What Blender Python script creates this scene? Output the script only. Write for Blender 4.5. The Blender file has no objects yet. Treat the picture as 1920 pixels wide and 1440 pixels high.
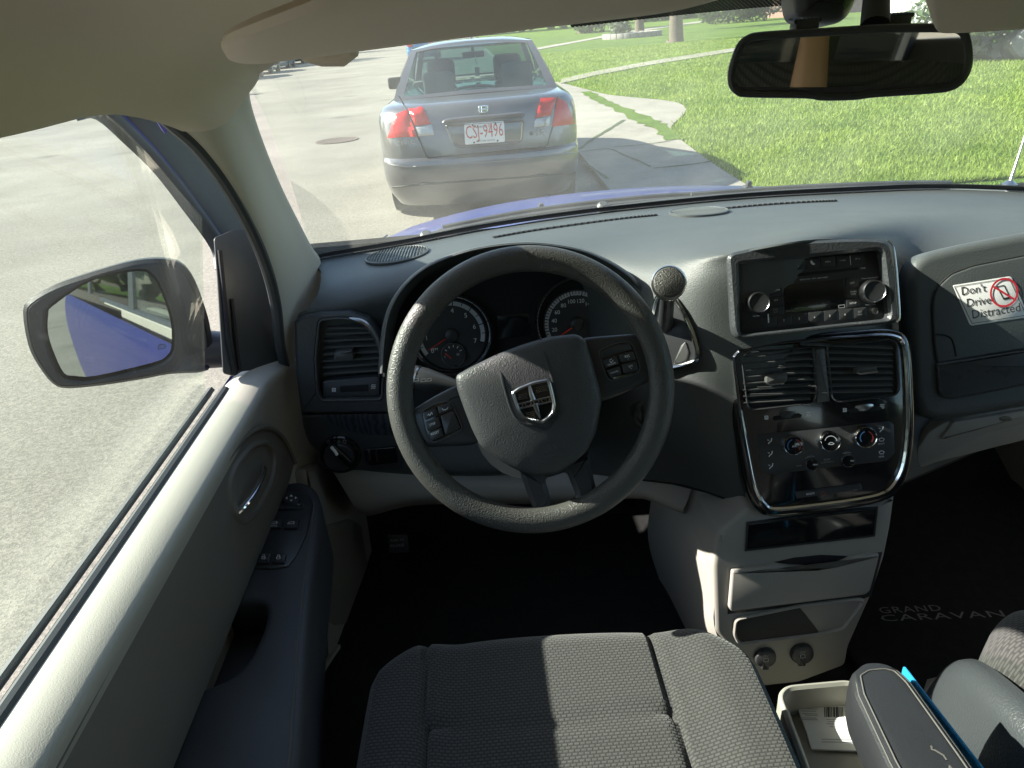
import bpy, bmesh, math, random
from mathutils import Vector as V, Matrix
random.seed(7)
SC = bpy.context.scene
COL = SC.collection

# ------------------------------------------------------------------ camera
FPX = 1331.0                                   # focal length in photo pixels (photo 1920 wide)
CAM = V((0, 0, 1.54))
F_ = V((-70, 670, -FPX)).normalized()          # van's forward / right / up axes seen by the camera
R_ = V((1, .088, -.0083)); R_ = (R_ - F_ * R_.dot(F_)).normalized()
U_ = R_.cross(F_)
if U_.y < 0: U_ = -U_
cd = bpy.data.cameras.new("camera")
cam = bpy.data.objects.new("camera", cd); COL.objects.link(cam)
cd.sensor_width = 36; cd.lens = 36 * FPX / 1920
cd.clip_start = .01; cd.clip_end = 2000
cam.matrix_world = Matrix(((R_.x, R_.y, R_.z, CAM.x), (F_.x, F_.y, F_.z, CAM.y), (U_.x, U_.y, U_.z, CAM.z), (0, 0, 0, 1)))
SC.camera = cam

# ------------------------------------------------------------------ light
SUN_D = V((1.50, -.38, -1.0)).normalized()     # direction the light travels
w = bpy.data.worlds.new("World"); SC.world = w; w.use_nodes = True
nt = w.node_tree; bg = nt.nodes['Background']
sky = nt.nodes.new('ShaderNodeTexSky'); sky.sky_type = 'NISHITA'; sky.sun_disc = False
sky.sun_elevation = math.asin(-SUN_D.z); sky.sun_rotation = math.atan2(-SUN_D.x, -SUN_D.y)
nt.links.new(sky.outputs[0], bg.inputs[0]); bg.inputs[1].default_value = .105
sd = bpy.data.lights.new("sun", 'SUN'); sd.energy = 5.0; sd.angle = math.radians(.53); sd.color = (1, .95, .86)
so = bpy.data.objects.new("sun", sd); COL.objects.link(so)
so.rotation_euler = SUN_D.to_track_quat('-Z', 'Y').to_euler(); so.location = (-8, 3, 12)
SC.view_settings.view_transform = 'Standard'; SC.view_settings.look = 'None'
SC.view_settings.exposure = 1.74; SC.view_settings.gamma = 1
SC.render.engine = 'CYCLES'
SC.cycles.max_bounces = 10; SC.cycles.transparent_max_bounces = 12
SC.cycles.diffuse_bounces = 5; SC.cycles.glossy_bounces = 4

# ------------------------------------------------------------------ pixel rays (used to measure outlines on real planes)
def ray(px, py):
    p = V((px - 960, 720 - py, -FPX))
    return V((p.dot(R_), p.dot(F_), p.dot(U_))).normalized()
def atx(px, py, x): d = ray(px, py); return CAM + d * ((x - CAM.x) / d.x)
def aty(px, py, y): d = ray(px, py); return CAM + d * ((y - CAM.y) / d.y)
def atz(px, py, z): d = ray(px, py); return CAM + d * ((z - CAM.z) / d.z)

class Fr:                                      # a plane with axes u (right), v (up), n (towards the viewer)
    def __init__(s, o, n, up=(0, 0, 1)):
        s.o = V(o); s.n = V(n).normalized(); s.u = V(up).cross(s.n).normalized(); s.v = s.n.cross(s.u)
    def P(s, a, b, h=0): return s.o + s.u * a + s.v * b + s.n * h
    def hit(s, px, py, h=0):
        d = ray(px, py); return CAM + d * ((s.P(0, 0, h) - CAM).dot(s.n) / d.dot(s.n))
    def uv(s, px, py, h=0):
        q = s.hit(px, py, h) - s.o; return (q.dot(s.u), q.dot(s.v))
    def px(s, pts, h=0): return [s.uv(x, y, h) for x, y in pts]

# ------------------------------------------------------------------ 2-D outlines
def area(P): return sum(P[i - 1][0] * P[i][1] - P[i][0] * P[i - 1][1] for i in range(len(P))) / 2
def ccw(P): return list(P) if area(P) > 0 else list(P)[::-1]
def rnd(P, r, k=5):
    out = []; n = len(P)
    for i in range(n):
        a, b, c = V(P[i - 1]), V(P[i]), V(P[(i + 1) % n])
        d1 = min(r, (a - b).length * .45); d2 = min(r, (c - b).length * .45)
        p = b + (a - b).normalized() * d1; q = b + (c - b).normalized() * d2
        for j in range(k + 1):
            t = j / k; x = p * (1 - t) ** 2 + b * 2 * t * (1 - t) + q * t * t; out.append((x[0], x[1]))
    return out
def cr(p0, p1, p2, p3, t):
    return (p1 * 2 + (p2 - p0) * t + (p0 * 2 - p1 * 5 + p2 * 4 - p3) * t * t + (-p0 + p1 * 3 - p2 * 3 + p3) * t ** 3) * .5
def spl(P, k=6, closed=False):
    P = [V(p) for p in P]; n = len(P); out = []
    if closed:
        for i in range(n):
            for j in range(k): out.append(cr(P[i - 1], P[i], P[(i + 1) % n], P[(i + 2) % n], j / k))
    else:
        Q = [P[0] * 2 - P[1]] + P + [P[-1] * 2 - P[-2]]
        for i in range(1, n):
            for j in range(k): out.append(cr(Q[i - 1], Q[i], Q[i + 1], Q[i + 2], j / k))
        out.append(P[-1])
    return out
def inset(P, d):
    out = []; n = len(P)
    for i in range(n):
        a, b, c = V(P[i - 1]), V(P[i]), V(P[(i + 1) % n])
        e1 = (b - a); e2 = (c - b)
        if e1.length < 1e-9: e1 = e2
        if e2.length < 1e-9: e2 = e1
        e1 = e1.normalized(); e2 = e2.normalized()
        n1 = V((-e1.y, e1.x)); n2 = V((-e2.y, e2.x)); m = n1 + n2; k = max(.35, 1 + n1.dot(n2))
        q = b + m * (d / k); out.append((q.x, q.y))
    return out

# ------------------------------------------------------------------ mesh building
def B(): return bmesh.new()
def ringf(bm, A, Bv):
    n = len(A)
    for i in range(n):
        try: bm.faces.new((A[i - 1], A[i], Bv[i], Bv[i - 1]))
        except ValueError: pass
def slab(bm, P, fr, h0, h1, bev=.0015, seg=2, back=True):
    P = ccw(P); prev = [bm.verts.new(fr.P(a, b, h0)) for a, b in P]
    if back: bm.faces.new(prev[::-1])
    bev = min(bev, (h1 - h0) * .9)
    for j in range(seg + 1):
        t = j / seg * math.pi / 2
        Q = inset(P, bev * (1 - math.cos(t))) if bev > 0 else P
        cur = [bm.verts.new(fr.P(a, b, h1 - bev + bev * math.sin(t))) for a, b in Q]
        ringf(bm, prev, cur); prev = cur
        if bev <= 0: break
    bm.faces.new(prev)
def pslab(bm, pts, fr, h0, h1, bev=.0015, r=0, seg=2, back=True):
    P = ccw(fr.px(pts, h1)); slab(bm, rnd(P, r) if r else P, fr, h0, h1, bev, seg, back)
def star(P, ang, c):                           # distance from c to outline P along ang
    d = V((math.cos(ang), math.sin(ang))); best = None; n = len(P)
    for i in range(n):
        a = V(P[i - 1]) - c; b = V(P[i]) - c; e = b - a
        den = d.x * e.y - d.y * e.x
        if abs(den) < 1e-12: continue
        t = (a.x * e.y - a.y * e.x) / den; s = (a.x * d.y - a.y * d.x) / den
        if t > 0 and -1e-6 <= s <= 1 + 1e-6: best = t if best is None else max(best, t)
    return c + d * (best or 0)
def ringslab(bm, PO, PI, fr, h0, h1, bev=.0015, hin=None):
    c = V((sum(p[0] for p in PI) / len(PI), sum(p[1] for p in PI) / len(PI)))
    an = sorted(set([round(math.atan2(p[1] - c.y, p[0] - c.x), 4) for p in list(PO) + list(PI)] + [round(-math.pi + k * 2 * math.pi / 72, 4) for k in range(72)]))
    O = [star(PO, a, c) for a in an]; I = [star(PI, a, c) for a in an]
    O2 = inset(O, bev); I2 = inset(I, -bev)
    hin = h0 if hin is None else hin
    loops = [(O, h0), (O, h1 - bev), (O2, h1), (I2, h1), (I, h1 - bev), (I, hin)]
    prev = None
    for L, h in loops:
        cur = [bm.verts.new(fr.P(a[0], a[1], h)) for a in L]
        if prev: ringf(bm, prev, cur)
        prev = cur
def tube(bm, pts, r, seg=8, closed=False, flat=1.0, up=None):
    pts = [V(p) for p in pts]; n = len(pts); rs = r if isinstance(r, (list, tuple)) else [r] * n
    rings = []; nrm = None
    for i in range(n):
        a = pts[i - 1] if (i > 0 or closed) else pts[i]; b = pts[(i + 1) % n] if (i < n - 1 or closed) else pts[i]
        t = (b - a).normalized()
        if up is not None: nrm = V(up)
        elif nrm is None: nrm = V((0, 0, 1)) if abs(t.z) < .9 else V((1, 0, 0))
        nn = (nrm - t * nrm.dot(t)).normalized(); bb = t.cross(nn)
        if up is None: nrm = nn
        rings.append([bm.verts.new(pts[i] + nn * (math.cos(k * 2 * math.pi / seg) * rs[i] * flat) + bb * (math.sin(k * 2 * math.pi / seg) * rs[i])) for k in range(seg)])
    for i in range(1, n): ringf(bm, rings[i - 1], rings[i])
    if closed: ringf(bm, rings[-1], rings[0])
    else:
        bm.faces.new(rings[0][::-1]); bm.faces.new(rings[-1])
def lathe(bm, prof, fr, a, b, seg=32, cap=True):   # profile (radius, height) about the plane's normal
    prev = None
    for r, h in prof:
        cur = [bm.verts.new(fr.P(a + r * math.cos(k * 2 * math.pi / seg), b + r * math.sin(k * 2 * math.pi / seg), h)) for k in range(seg)]
        if prev: ringf(bm, prev, cur)
        prev = cur
    if cap: bm.faces.new(prev)
def grid(bm, rows, closed=False):
    vs = [[bm.verts.new(p) for p in r] for r in rows]
    for i in range(1, len(vs)):
        m = len(vs[i])
        for j in range(0 if closed else 1, m):
            bm.faces.new((vs[i - 1][j - 1], vs[i - 1][j], vs[i][j], vs[i][j - 1]))
    return vs
def spgrid(ctrl, ku=6, kv=6, closed=False):
    rows = [spl(r, kv, closed) for r in ctrl]
    cols = [spl([r[j] for r in rows], ku) for j in range(len(rows[0]))]
    return [[cols[j][i] for j in range(len(cols))] for i in range(len(cols[0]))]
def shell(bm, rows, th):                       # a grid with real thickness (second skin th behind it)
    vs = grid(bm, rows); bm.normal_update()
    n, m = len(vs), len(vs[0]); bk = [[bm.verts.new(v.co - v.normal * th) for v in r] for r in vs]
    for i in range(1, n):
        for j in range(1, m): bm.faces.new((bk[i - 1][j - 1], bk[i][j - 1], bk[i][j], bk[i - 1][j]))
    for i in range(1, n):
        for j in (0, m - 1): bm.faces.new((vs[i - 1][j], vs[i][j], bk[i][j], bk[i - 1][j]))
    for j in range(1, m):
        for i in (0, n - 1): bm.faces.new((vs[i][j - 1], vs[i][j], bk[i][j], bk[i][j - 1]))
def box(bm, c, d, rot=None, bev=0):
    M = Matrix.Translation(V(c)) @ (rot.to_4x4() if rot else Matrix.Identity(4)) @ Matrix.Diagonal((d[0], d[1], d[2], 1))
    r = bmesh.ops.create_cube(bm, size=1, matrix=M)
    if bev:
        es = set(e for v in r['verts'] for e in v.link_edges)
        bmesh.ops.bevel(bm, geom=list(es), offset=bev, segments=2, affect='EDGES', profile=.5)
def txt(bm, s, fr, p0, p1, h=.0006, hs=1.0, sp=1.0, ext=.0002):   # lettering whose baseline runs p0 -> p1 (pixels measured on the plane)
    cu = bpy.data.curves.new('t', 'FONT'); cu.body = s; cu.extrude = 0; cu.resolution_u = 2; cu.space_character = sp
    ob = bpy.data.objects.new('t', cu); me = bpy.data.meshes.new_from_object(ob)
    if not me or not me.vertices: return
    x0 = min(v.co.x for v in me.vertices); x1 = max(v.co.x for v in me.vertices)
    a = V(fr.uv(*p0, h)); b = V(fr.uv(*p1, h)); e = (b - a); L = e.length; e = e / L; q = V((-e.y, e.x)); k = L / (x1 - x0)
    for v in me.vertices:
        g = a + e * ((v.co.x - x0) * k) + q * (v.co.y * k * hs); v.co = fr.P(g.x, g.y, h)
    bm.from_mesh(me); bpy.data.objects.remove(ob); bpy.data.curves.remove(cu); bpy.data.meshes.remove(me)
def pline(bm, pts, fr, wpx, h=.0006):          # thin printed line through pixels
    P = [V(fr.uv(x, y, h)) for x, y in pts]
    k = (fr.hit(*pts[0], h) - CAM).length / FPX * wpx / 2
    for i in range(1, len(P)):
        e = P[i] - P[i - 1]
        if e.length < 1e-7: continue
        q = V((-e.y, e.x)).normalized() * k; ex = e.normalized() * k * .5
        a, b = P[i - 1] - ex, P[i] + ex
        bm.faces.new([bm.verts.new(fr.P(z.x, z.y, h)) for z in (a - q, b - q, b + q, a + q)])
def pcirc(cx, cy, rx, ry=None, k=24, a0=0, a1=2 * math.pi):
    ry = ry or rx; return [(cx + rx * math.cos(a0 + (a1 - a0) * i / k), cy - ry * math.sin(a0 + (a1 - a0) * i / k)) for i in range(k + (0 if abs(a1 - a0 - 2 * math.pi) < 1e-6 else 1))]

# ------------------------------------------------------------------ objects
def obj(name, bm, m, parent=None, ang=.6, recalc=True, loose=False):
    if recalc: bmesh.ops.recalc_face_normals(bm, faces=bm.faces)
    for fc in bm.faces: fc.smooth = True
    bm.normal_update()
    for e in bm.edges:
        if len(e.link_faces) == 2 and e.calc_face_angle(0) > ang: e.smooth = False
    me = bpy.data.meshes.new(name); bm.to_mesh(me); bm.free(); me.materials.append(m)
    o = bpy.data.objects.new(name, me); COL.objects.link(o)
    if parent is not None:
        o.parent = parent; o.matrix_parent_inverse = pinv(parent)
    return o
def pinv(p):                                     # geometry is measured in the world: undo the place of the thing's Empty
    return Matrix.Translation(-p.location) if p.type == 'EMPTY' else Matrix.Identity(4)
def tag(o, label, cat, group=None):
    o['label'] = label; o['category'] = cat
    if group: o['group'] = group
    return o
def thing(name, label, cat, loc=(0, 0, 0), group=None):
    o = bpy.data.objects.new(name, None); COL.objects.link(o); o.location = loc; o.empty_display_size = .1
    return tag(o, label, cat, group)
def struct(name, bm, m):
    o = obj(name, bm, m); o['kind'] = 'structure'; return o
def copy_tree(o, parent=None):
    c = o.copy(); COL.objects.link(c)
    if parent is not None: c.parent = parent
    for ch in o.children: copy_tree(ch, c)
    return c

# ------------------------------------------------------------------ materials (object space, metres)
def mat(name, col, rough=.5, metal=0, bump=None, var=0, vs=8, spec=.5, coat=0, sheen=0, alpha=None, wear=0):
    m = bpy.data.materials.new(name); m.use_nodes = True; t = m.node_tree; N = t.nodes; L = t.links
    b = N['Principled BSDF']
    b.inputs['Base Color'].default_value = (*col, 1); b.inputs['Roughness'].default_value = rough
    b.inputs['Metallic'].default_value = metal; b.inputs['Specular IOR Level'].default_value = spec
    b.inputs['Coat Weight'].default_value = coat; b.inputs['Coat Roughness'].default_value = .05
    b.inputs['Sheen Weight'].default_value = sheen
    tc = N.new('ShaderNodeTexCoord')
    if var:
        nz = N.new('ShaderNodeTexNoise'); nz.inputs['Scale'].default_value = vs; nz.inputs['Detail'].default_value = 5
        L.new(tc.outputs['Object'], nz.inputs['Vector'])
        mx = N.new('ShaderNodeMix'); mx.data_type = 'RGBA'
        mx.inputs[6].default_value = (*[c * (1 - var) for c in col], 1); mx.inputs[7].default_value = (*[min(1, c * (1 + var)) for c in col], 1)
        L.new(nz.outputs[0], mx.inputs[0]); L.new(mx.outputs[2], b.inputs['Base Color'])
    if wear:
        nz2 = N.new('ShaderNodeTexNoise'); nz2.inputs['Scale'].default_value = 14; nz2.inputs['Detail'].default_value = 6
        L.new(tc.outputs['Object'], nz2.inputs['Vector'])
        mr = N.new('ShaderNodeMapRange'); mr.inputs[3].default_value = max(.02, rough - wear); mr.inputs[4].default_value = min(1, rough + wear)
        L.new(nz2.outputs[0], mr.inputs[0]); L.new(mr.outputs[0], b.inputs['Roughness'])
    if bump:
        kind, sc, st, dist = bump
        if kind == 'grain':
            tx = N.new('ShaderNodeTexVoronoi'); tx.inputs['Scale'].default_value = sc; tx.feature = 'SMOOTH_F1'; out = tx.outputs['Distance']
            nw = N.new('ShaderNodeTexNoise'); nw.inputs['Scale'].default_value = sc * .7; L.new(tc.outputs['Object'], nw.inputs['Vector'])
            ma = N.new('ShaderNodeVectorMath'); ma.operation = 'MULTIPLY_ADD'; ma.inputs[1].default_value = (1.2 / sc,) * 3
            L.new(nw.outputs['Color'], ma.inputs[0]); L.new(tc.outputs['Object'], ma.inputs[2]); L.new(ma.outputs[0], tx.inputs['Vector'])
        else:
            tx = N.new('ShaderNodeTexNoise'); tx.inputs['Scale'].default_value = sc; tx.inputs['Detail'].default_value = 4; out = tx.outputs[0]
            L.new(tc.outputs['Object'], tx.inputs['Vector'])
        bp = N.new('ShaderNodeBump'); bp.inputs['Strength'].default_value = st; bp.inputs['Distance'].default_value = dist
        L.new(out, bp.inputs['Height']); L.new(bp.outputs[0], b.inputs['Normal'])
    return m
def glass(name, tint=(.93, .97, .94), refl=.06, rough=.0, dust_haze=0):
    m = bpy.data.materials.new(name); m.use_nodes = True; t = m.node_tree; N = t.nodes; L = t.links
    N.remove(N['Principled BSDF']); o = N['Material Output']
    tr = N.new('ShaderNodeBsdfTransparent'); tr.inputs[0].default_value = (*tint, 1)
    gl = N.new('ShaderNodeBsdfGlossy'); gl.inputs[0].default_value = (1, 1, 1, 1); gl.inputs['Roughness'].default_value = rough
    fr = N.new('ShaderNodeLayerWeight'); fr.inputs[0].default_value = .5
    pw = N.new('ShaderNodeMath'); pw.operation = 'POWER'; pw.inputs[1].default_value = 5; L.new(fr.outputs['Facing'], pw.inputs[0])
    mp = N.new('ShaderNodeMath'); mp.operation = 'MULTIPLY_ADD'; mp.inputs[1].default_value = .55; mp.inputs[2].default_value = refl * .7; mp.use_clamp = True
    mx = N.new('ShaderNodeMixShader'); L.new(pw.outputs[0], mp.inputs[0]); L.new(mp.outputs[0], mx.inputs[0]); L.new(tr.outputs[0], mx.inputs[1]); L.new(gl.outputs[0], mx.inputs[2])
    if dust_haze:                                     # thin dusty film, made stronger to stand in for hazy glare
        df = N.new('ShaderNodeBsdfTranslucent'); df.inputs[0].default_value = (.95, .92, .84, 1); d2 = N.new('ShaderNodeBsdfDiffuse'); d2.inputs[0].default_value = (.9, .92, .88, 1)
        ma = N.new('ShaderNodeMixShader'); ma.inputs[0].default_value = .5; L.new(df.outputs[0], ma.inputs[1]); L.new(d2.outputs[0], ma.inputs[2])
        tc = N.new('ShaderNodeTexCoord'); nz = N.new('ShaderNodeTexNoise'); nz.inputs['Scale'].default_value = 7; nz.inputs['Detail'].default_value = 6; L.new(tc.outputs['Object'], nz.inputs['Vector'])
        mr = N.new('ShaderNodeMapRange'); mr.inputs[1].default_value = .3; mr.inputs[2].default_value = .75; mr.inputs[3].default_value = dust_haze * .5; mr.inputs[4].default_value = dust_haze * 1.5; L.new(nz.outputs[0], mr.inputs[0])
        mz = N.new('ShaderNodeMixShader'); L.new(mr.outputs[0], mz.inputs[0]); L.new(mx.outputs[0], mz.inputs[1]); L.new(ma.outputs[0], mz.inputs[2]); mx = mz
    L.new(mx.outputs[0], o.inputs[0]); return m
M = {}
M['dash'] = mat('dash_plastic', (.068, .076, .076), .52, bump=('grain', 620, .55, .0006), var=.12, vs=3, wear=.07)
M['fascia'] = mat('fascia_plastic', (.045, .050, .055), .38, bump=('grain', 420, .6, .0008), wear=.06)
M['smooth'] = mat('smooth_black_plastic', (.034, .036, .039), .36, wear=.06)
M['soft'] = mat('soft_grey_plastic', (.072, .075, .075), .5, bump=('noise', 900, .2, .0004), wear=.06)
M['gloss'] = mat('piano_black', (.010, .010, .011), .12, coat=.5, wear=.03)
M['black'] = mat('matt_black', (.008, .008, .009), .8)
M['beige'] = mat('beige_plastic', (.53, .485, .40), .6, bump=('grain', 620, .32, .0006), var=.05, vs=5)
M['doorvinyl'] = mat('door_vinyl', (.39, .375, .325), .6, bump=('grain', 820, .3, .0006), var=.08, vs=6, wear=.08)
M['tan'] = mat('tan_plastic', (.31, .297, .265), .55, bump=('noise', 1200, .2, .0004), var=.05, vs=6)
M['cloth'] = mat('headliner_cloth', (.72, .62, .525), .95, bump=('noise', 1500, .3, .0006), var=.05, vs=3)
M['taupe'] = mat('taupe_panel', (.135, .126, .108), .5, bump=('noise', 800, .15, .0005), var=.08, vs=6, wear=.08)
M['arm'] = mat('dark_vinyl', (.042, .045, .052), .52, bump=('grain', 500, .4, .0006), wear=.06)
M['rim'] = mat('wheel_rim_grip', (.062, .062, .057), .40, bump=('grain', 640, .8, .0010), wear=.08)
M['hub'] = mat('hub_cover', (.048, .050, .052), .42, bump=('grain', 680, .7, .0009), wear=.06)
M['trimgrey'] = mat('trim_grey', (.05, .053, .056), .28, coat=.3, wear=.06)
M['badge'] = mat('badge_metal', (.32, .33, .35), .30, 1, wear=.08)
M['chrome'] = mat('chrome', (.75, .76, .78), .12, 1, wear=.05)
M['satin'] = mat('satin_metal', (.42, .43, .45), .28, 1, wear=.05)
M['white'] = mat('print_white', (.86, .88, .90), .6)
M['grey_print'] = mat('print_grey', (.32, .33, .34), .6)
M['red'] = mat('needle_red', (.75, .05, .03), .5)
M['screen'] = mat('display_screen', (.012, .014, .015), .15, coat=.6)
M['carpet'] = mat('black_carpet', (.030, .030, .030), 1, bump=('noise', 900, 1, .003), var=.3, vs=40, spec=.05)
M['leather'] = mat('armrest_leather', (.024, .025, .028), .38, bump=('grain', 650, .3, .0005), var=.1, vs=12, wear=.1)
M['thread'] = mat('stitch_thread', (.10, .097, .09), .8)
M['blue'] = mat('blue_car_paint', (.016, .018, .15), .4, .2, coat=.25)
M['blueshade'] = mat('blue_paint_shade', (.02, .025, .12), .45, .2)  # the van's blue again, with the frame's shade put into the colour
M['rubber'] = mat('black_rubber', (.048, .053, .056), .5, var=.15, vs=30)
M['glass'] = glass('window_glass', dust_haze=.006)
M['wsglass'] = glass('windscreen_glass', (.95, .98, .95), .05, dust_haze=.040)
M['mirror'] = mat('mirror_silver', (.46, .50, .50), .015, 1)
M['housing'] = mat('mirror_housing', (.016, .017, .018), .42, bump=('grain', 700, .4, .0006))
M['bluecard'] = mat('blue_cover', (.03, .32, .62), .3)
M['paper'] = mat('paper', (.72, .72, .70), .7, var=.04, vs=30)
M['ink'] = mat('ink', (.03, .03, .035), .7)
M['inkred'] = mat('ink_red', (.75, .035, .06), .6)
M['sticker'] = mat('sticker_vinyl', (.80, .80, .80), .35)
# ================================================================== the street
def ground_mat(name, c1, c2, sc, rough=.9, bs=200, bst=.6, bd=.01, speck=1.2, spots=0):
    m = bpy.data.materials.new(name); m.use_nodes = True; t = m.node_tree; N = t.nodes; L = t.links; b = N['Principled BSDF']
    b.inputs['Roughness'].default_value = rough; b.inputs['Specular IOR Level'].default_value = .25
    tc = N.new('ShaderNodeTexCoord'); a = N.new('ShaderNodeTexNoise'); a.inputs['Scale'].default_value = sc; a.inputs['Detail'].default_value = 8; a.inputs['Roughness'].default_value = .7
    g = N.new('ShaderNodeTexVoronoi'); g.inputs['Scale'].default_value = bs
    sp = N.new('ShaderNodeTexNoise'); sp.inputs['Scale'].default_value = bs * .22; sp.inputs['Detail'].default_value = 6; sp.inputs['Roughness'].default_value = .75; L.new(tc.outputs['Object'], sp.inputs['Vector'])
    L.new(tc.outputs['Object'], a.inputs['Vector']); L.new(tc.outputs['Object'], g.inputs['Vector'])
    r = N.new('ShaderNodeValToRGB'); r.color_ramp.elements[0].position = .3; r.color_ramp.elements[1].position = .72
    r.color_ramp.elements[0].color = (*c1, 1); r.color_ramp.elements[1].color = (*c2, 1); L.new(a.outputs[0], r.inputs[0])
    big = N.new('ShaderNodeTexNoise'); big.inputs['Scale'].default_value = .22; big.inputs['Detail'].default_value = 7; big.inputs['Roughness'].default_value = .62; L.new(tc.outputs['Object'], big.inputs['Vector'])
    bm_ = N.new('ShaderNodeMapRange'); bm_.inputs[1].default_value = .35; bm_.inputs[2].default_value = .62; bm_.inputs[3].default_value = .80; bm_.inputs[4].default_value = 1.08; L.new(big.outputs[0], bm_.inputs[0])
    if spots:                                   # old oil drips and small patches
        vs_ = N.new('ShaderNodeTexVoronoi'); vs_.inputs['Scale'].default_value = .55; wob = N.new('ShaderNodeVectorMath'); wob.operation = 'MULTIPLY_ADD'; wob.inputs[1].default_value = (.5, .5, 0); L.new(a.outputs['Color'], wob.inputs[0]); L.new(tc.outputs['Object'], wob.inputs[2]); L.new(wob.outputs[0], vs_.inputs['Vector'])
        sr = N.new('ShaderNodeMapRange'); sr.inputs[1].default_value = .05; sr.inputs[2].default_value = .17; sr.inputs[3].default_value = 1 - spots; sr.inputs[4].default_value = 1; L.new(vs_.outputs['Distance'], sr.inputs[0])
        pm = N.new('ShaderNodeMath'); pm.operation = 'MULTIPLY'; L.new(bm_.outputs[0], pm.inputs[0]); L.new(sr.outputs[0], pm.inputs[1]); bm_ = pm
    sc_ = N.new('ShaderNodeVectorMath'); sc_.operation = 'SCALE'; L.new(r.outputs[0], sc_.inputs[0]); L.new(bm_.outputs[0], sc_.inputs['Scale'])
    mx = N.new('ShaderNodeMix'); mx.data_type = 'RGBA'; mx.blend_type = 'MULTIPLY'; mx.inputs[0].default_value = .75
    rr = N.new('ShaderNodeValToRGB'); rr.color_ramp.elements[0].color = (.6, .59, .57, 1); rr.color_ramp.elements[1].color = (1.25, 1.22, 1.18, 1)
    sm = N.new('ShaderNodeMath'); sm.operation = 'MULTIPLY_ADD'; sm.inputs[1].default_value = speck; sx = N.new('ShaderNodeSeparateColor'); L.new(g.outputs['Color'], sx.inputs[0]); so_ = N.new('ShaderNodeMath'); so_.operation = 'SUBTRACT'; so_.inputs[1].default_value = .5; L.new(sp.outputs[0], so_.inputs[0]); L.new(so_.outputs[0], sm.inputs[0]); L.new(sx.outputs[0], sm.inputs[2]); L.new(sm.outputs[0], rr.inputs[0]); L.new(sc_.outputs[0], mx.inputs[6]); L.new(rr.outputs[0], mx.inputs[7]); L.new(mx.outputs[2], b.inputs['Base Color'])
    bp = N.new('ShaderNodeBump'); bp.inputs['Strength'].default_value = bst; bp.inputs['Distance'].default_value = bd
    L.new(g.outputs['Distance'], bp.inputs['Height']); L.new(bp.outputs[0], b.inputs['Normal']); return m
M['asphalt'] = ground_mat('asphalt', (.20, .187, .158), (.275, .26, .222), .55, bs=150, bst=.3, bd=.004, speck=3.2, spots=.3)
M['concrete'] = ground_mat('concrete', (.27, .255, .22), (.36, .34, .295), 2.5, bs=260, bst=.3, bd=.004)
M['lawn'] = ground_mat('lawn_soil', (.085, .16, .018), (.17, .28, .04), 1.2, bs=60, bst=1, bd=.03)
def leafm(name, c1, c2, tr=.35, patch=.0):
    m = bpy.data.materials.new(name); m.use_nodes = True; t = m.node_tree; N = t.nodes; L = t.links; b = N['Principled BSDF']
    ge = N.new('ShaderNodeNewGeometry'); r = N.new('ShaderNodeValToRGB'); r.color_ramp.elements[0].color = (*c1, 1); r.color_ramp.elements[1].color = (*c2, 1)
    tc = N.new('ShaderNodeTexCoord'); nz = N.new('ShaderNodeTexNoise'); nz.inputs['Scale'].default_value = .9; nz.inputs['Detail'].default_value = 4; L.new(tc.outputs['Object'], nz.inputs['Vector'])
    mr = N.new('ShaderNodeMapRange'); mr.inputs[1].default_value = .3; mr.inputs[2].default_value = .7; L.new(nz.outputs[0], mr.inputs[0])
    ml = N.new('ShaderNodeMix'); ml.inputs[0].default_value = patch; L.new(ge.outputs['Random Per Island'], ml.inputs[2]); L.new(mr.outputs[0], ml.inputs[3])
    L.new(ml.outputs[0], r.inputs[0]); L.new(r.outputs[0], b.inputs['Base Color']); b.inputs['Roughness'].default_value = .6
    tl = N.new('ShaderNodeBsdfTranslucent'); L.new(r.outputs[0], tl.inputs[0]); mx = N.new('ShaderNodeMixShader'); mx.inputs[0].default_value = tr
    L.new(b.outputs[0], mx.inputs[1]); L.new(tl.outputs[0], mx.inputs[2]); L.new(mx.outputs[0], N['Material Output'].inputs[0]); return m
M['blade'] = leafm('grass_blade', (.11, .20, .022), (.37, .46, .09), .45, .5)
M['leaf'] = leafm('leaf_green', (.025, .07, .012), (.09, .16, .03))
M['leaf2'] = leafm('leaf_grey_green', (.06, .09, .05), (.16, .2, .12))
M['bark'] = mat('bark', (.13, .105, .08), .9, bump=('noise', 25, 1, .03), var=.35, vs=14)
M['stone'] = mat('garden_stone', (.28, .26, .24), .85, bump=('noise', 12, .8, .02), var=.3, vs=6)
M['stucco'] = mat('white_stucco', (.62, .60, .55), .85, bump=('noise', 60, .4, .006), var=.06, vs=2)
M['brick'] = mat('house_brick', (.22, .13, .10), .85, bump=('noise', 30, .5, .01), var=.25, vs=9)
M['iron'] = mat('cast_iron', (.12, .085, .065), .7, bump=('noise', 60, .8, .01), var=.3, vs=30)

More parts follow.
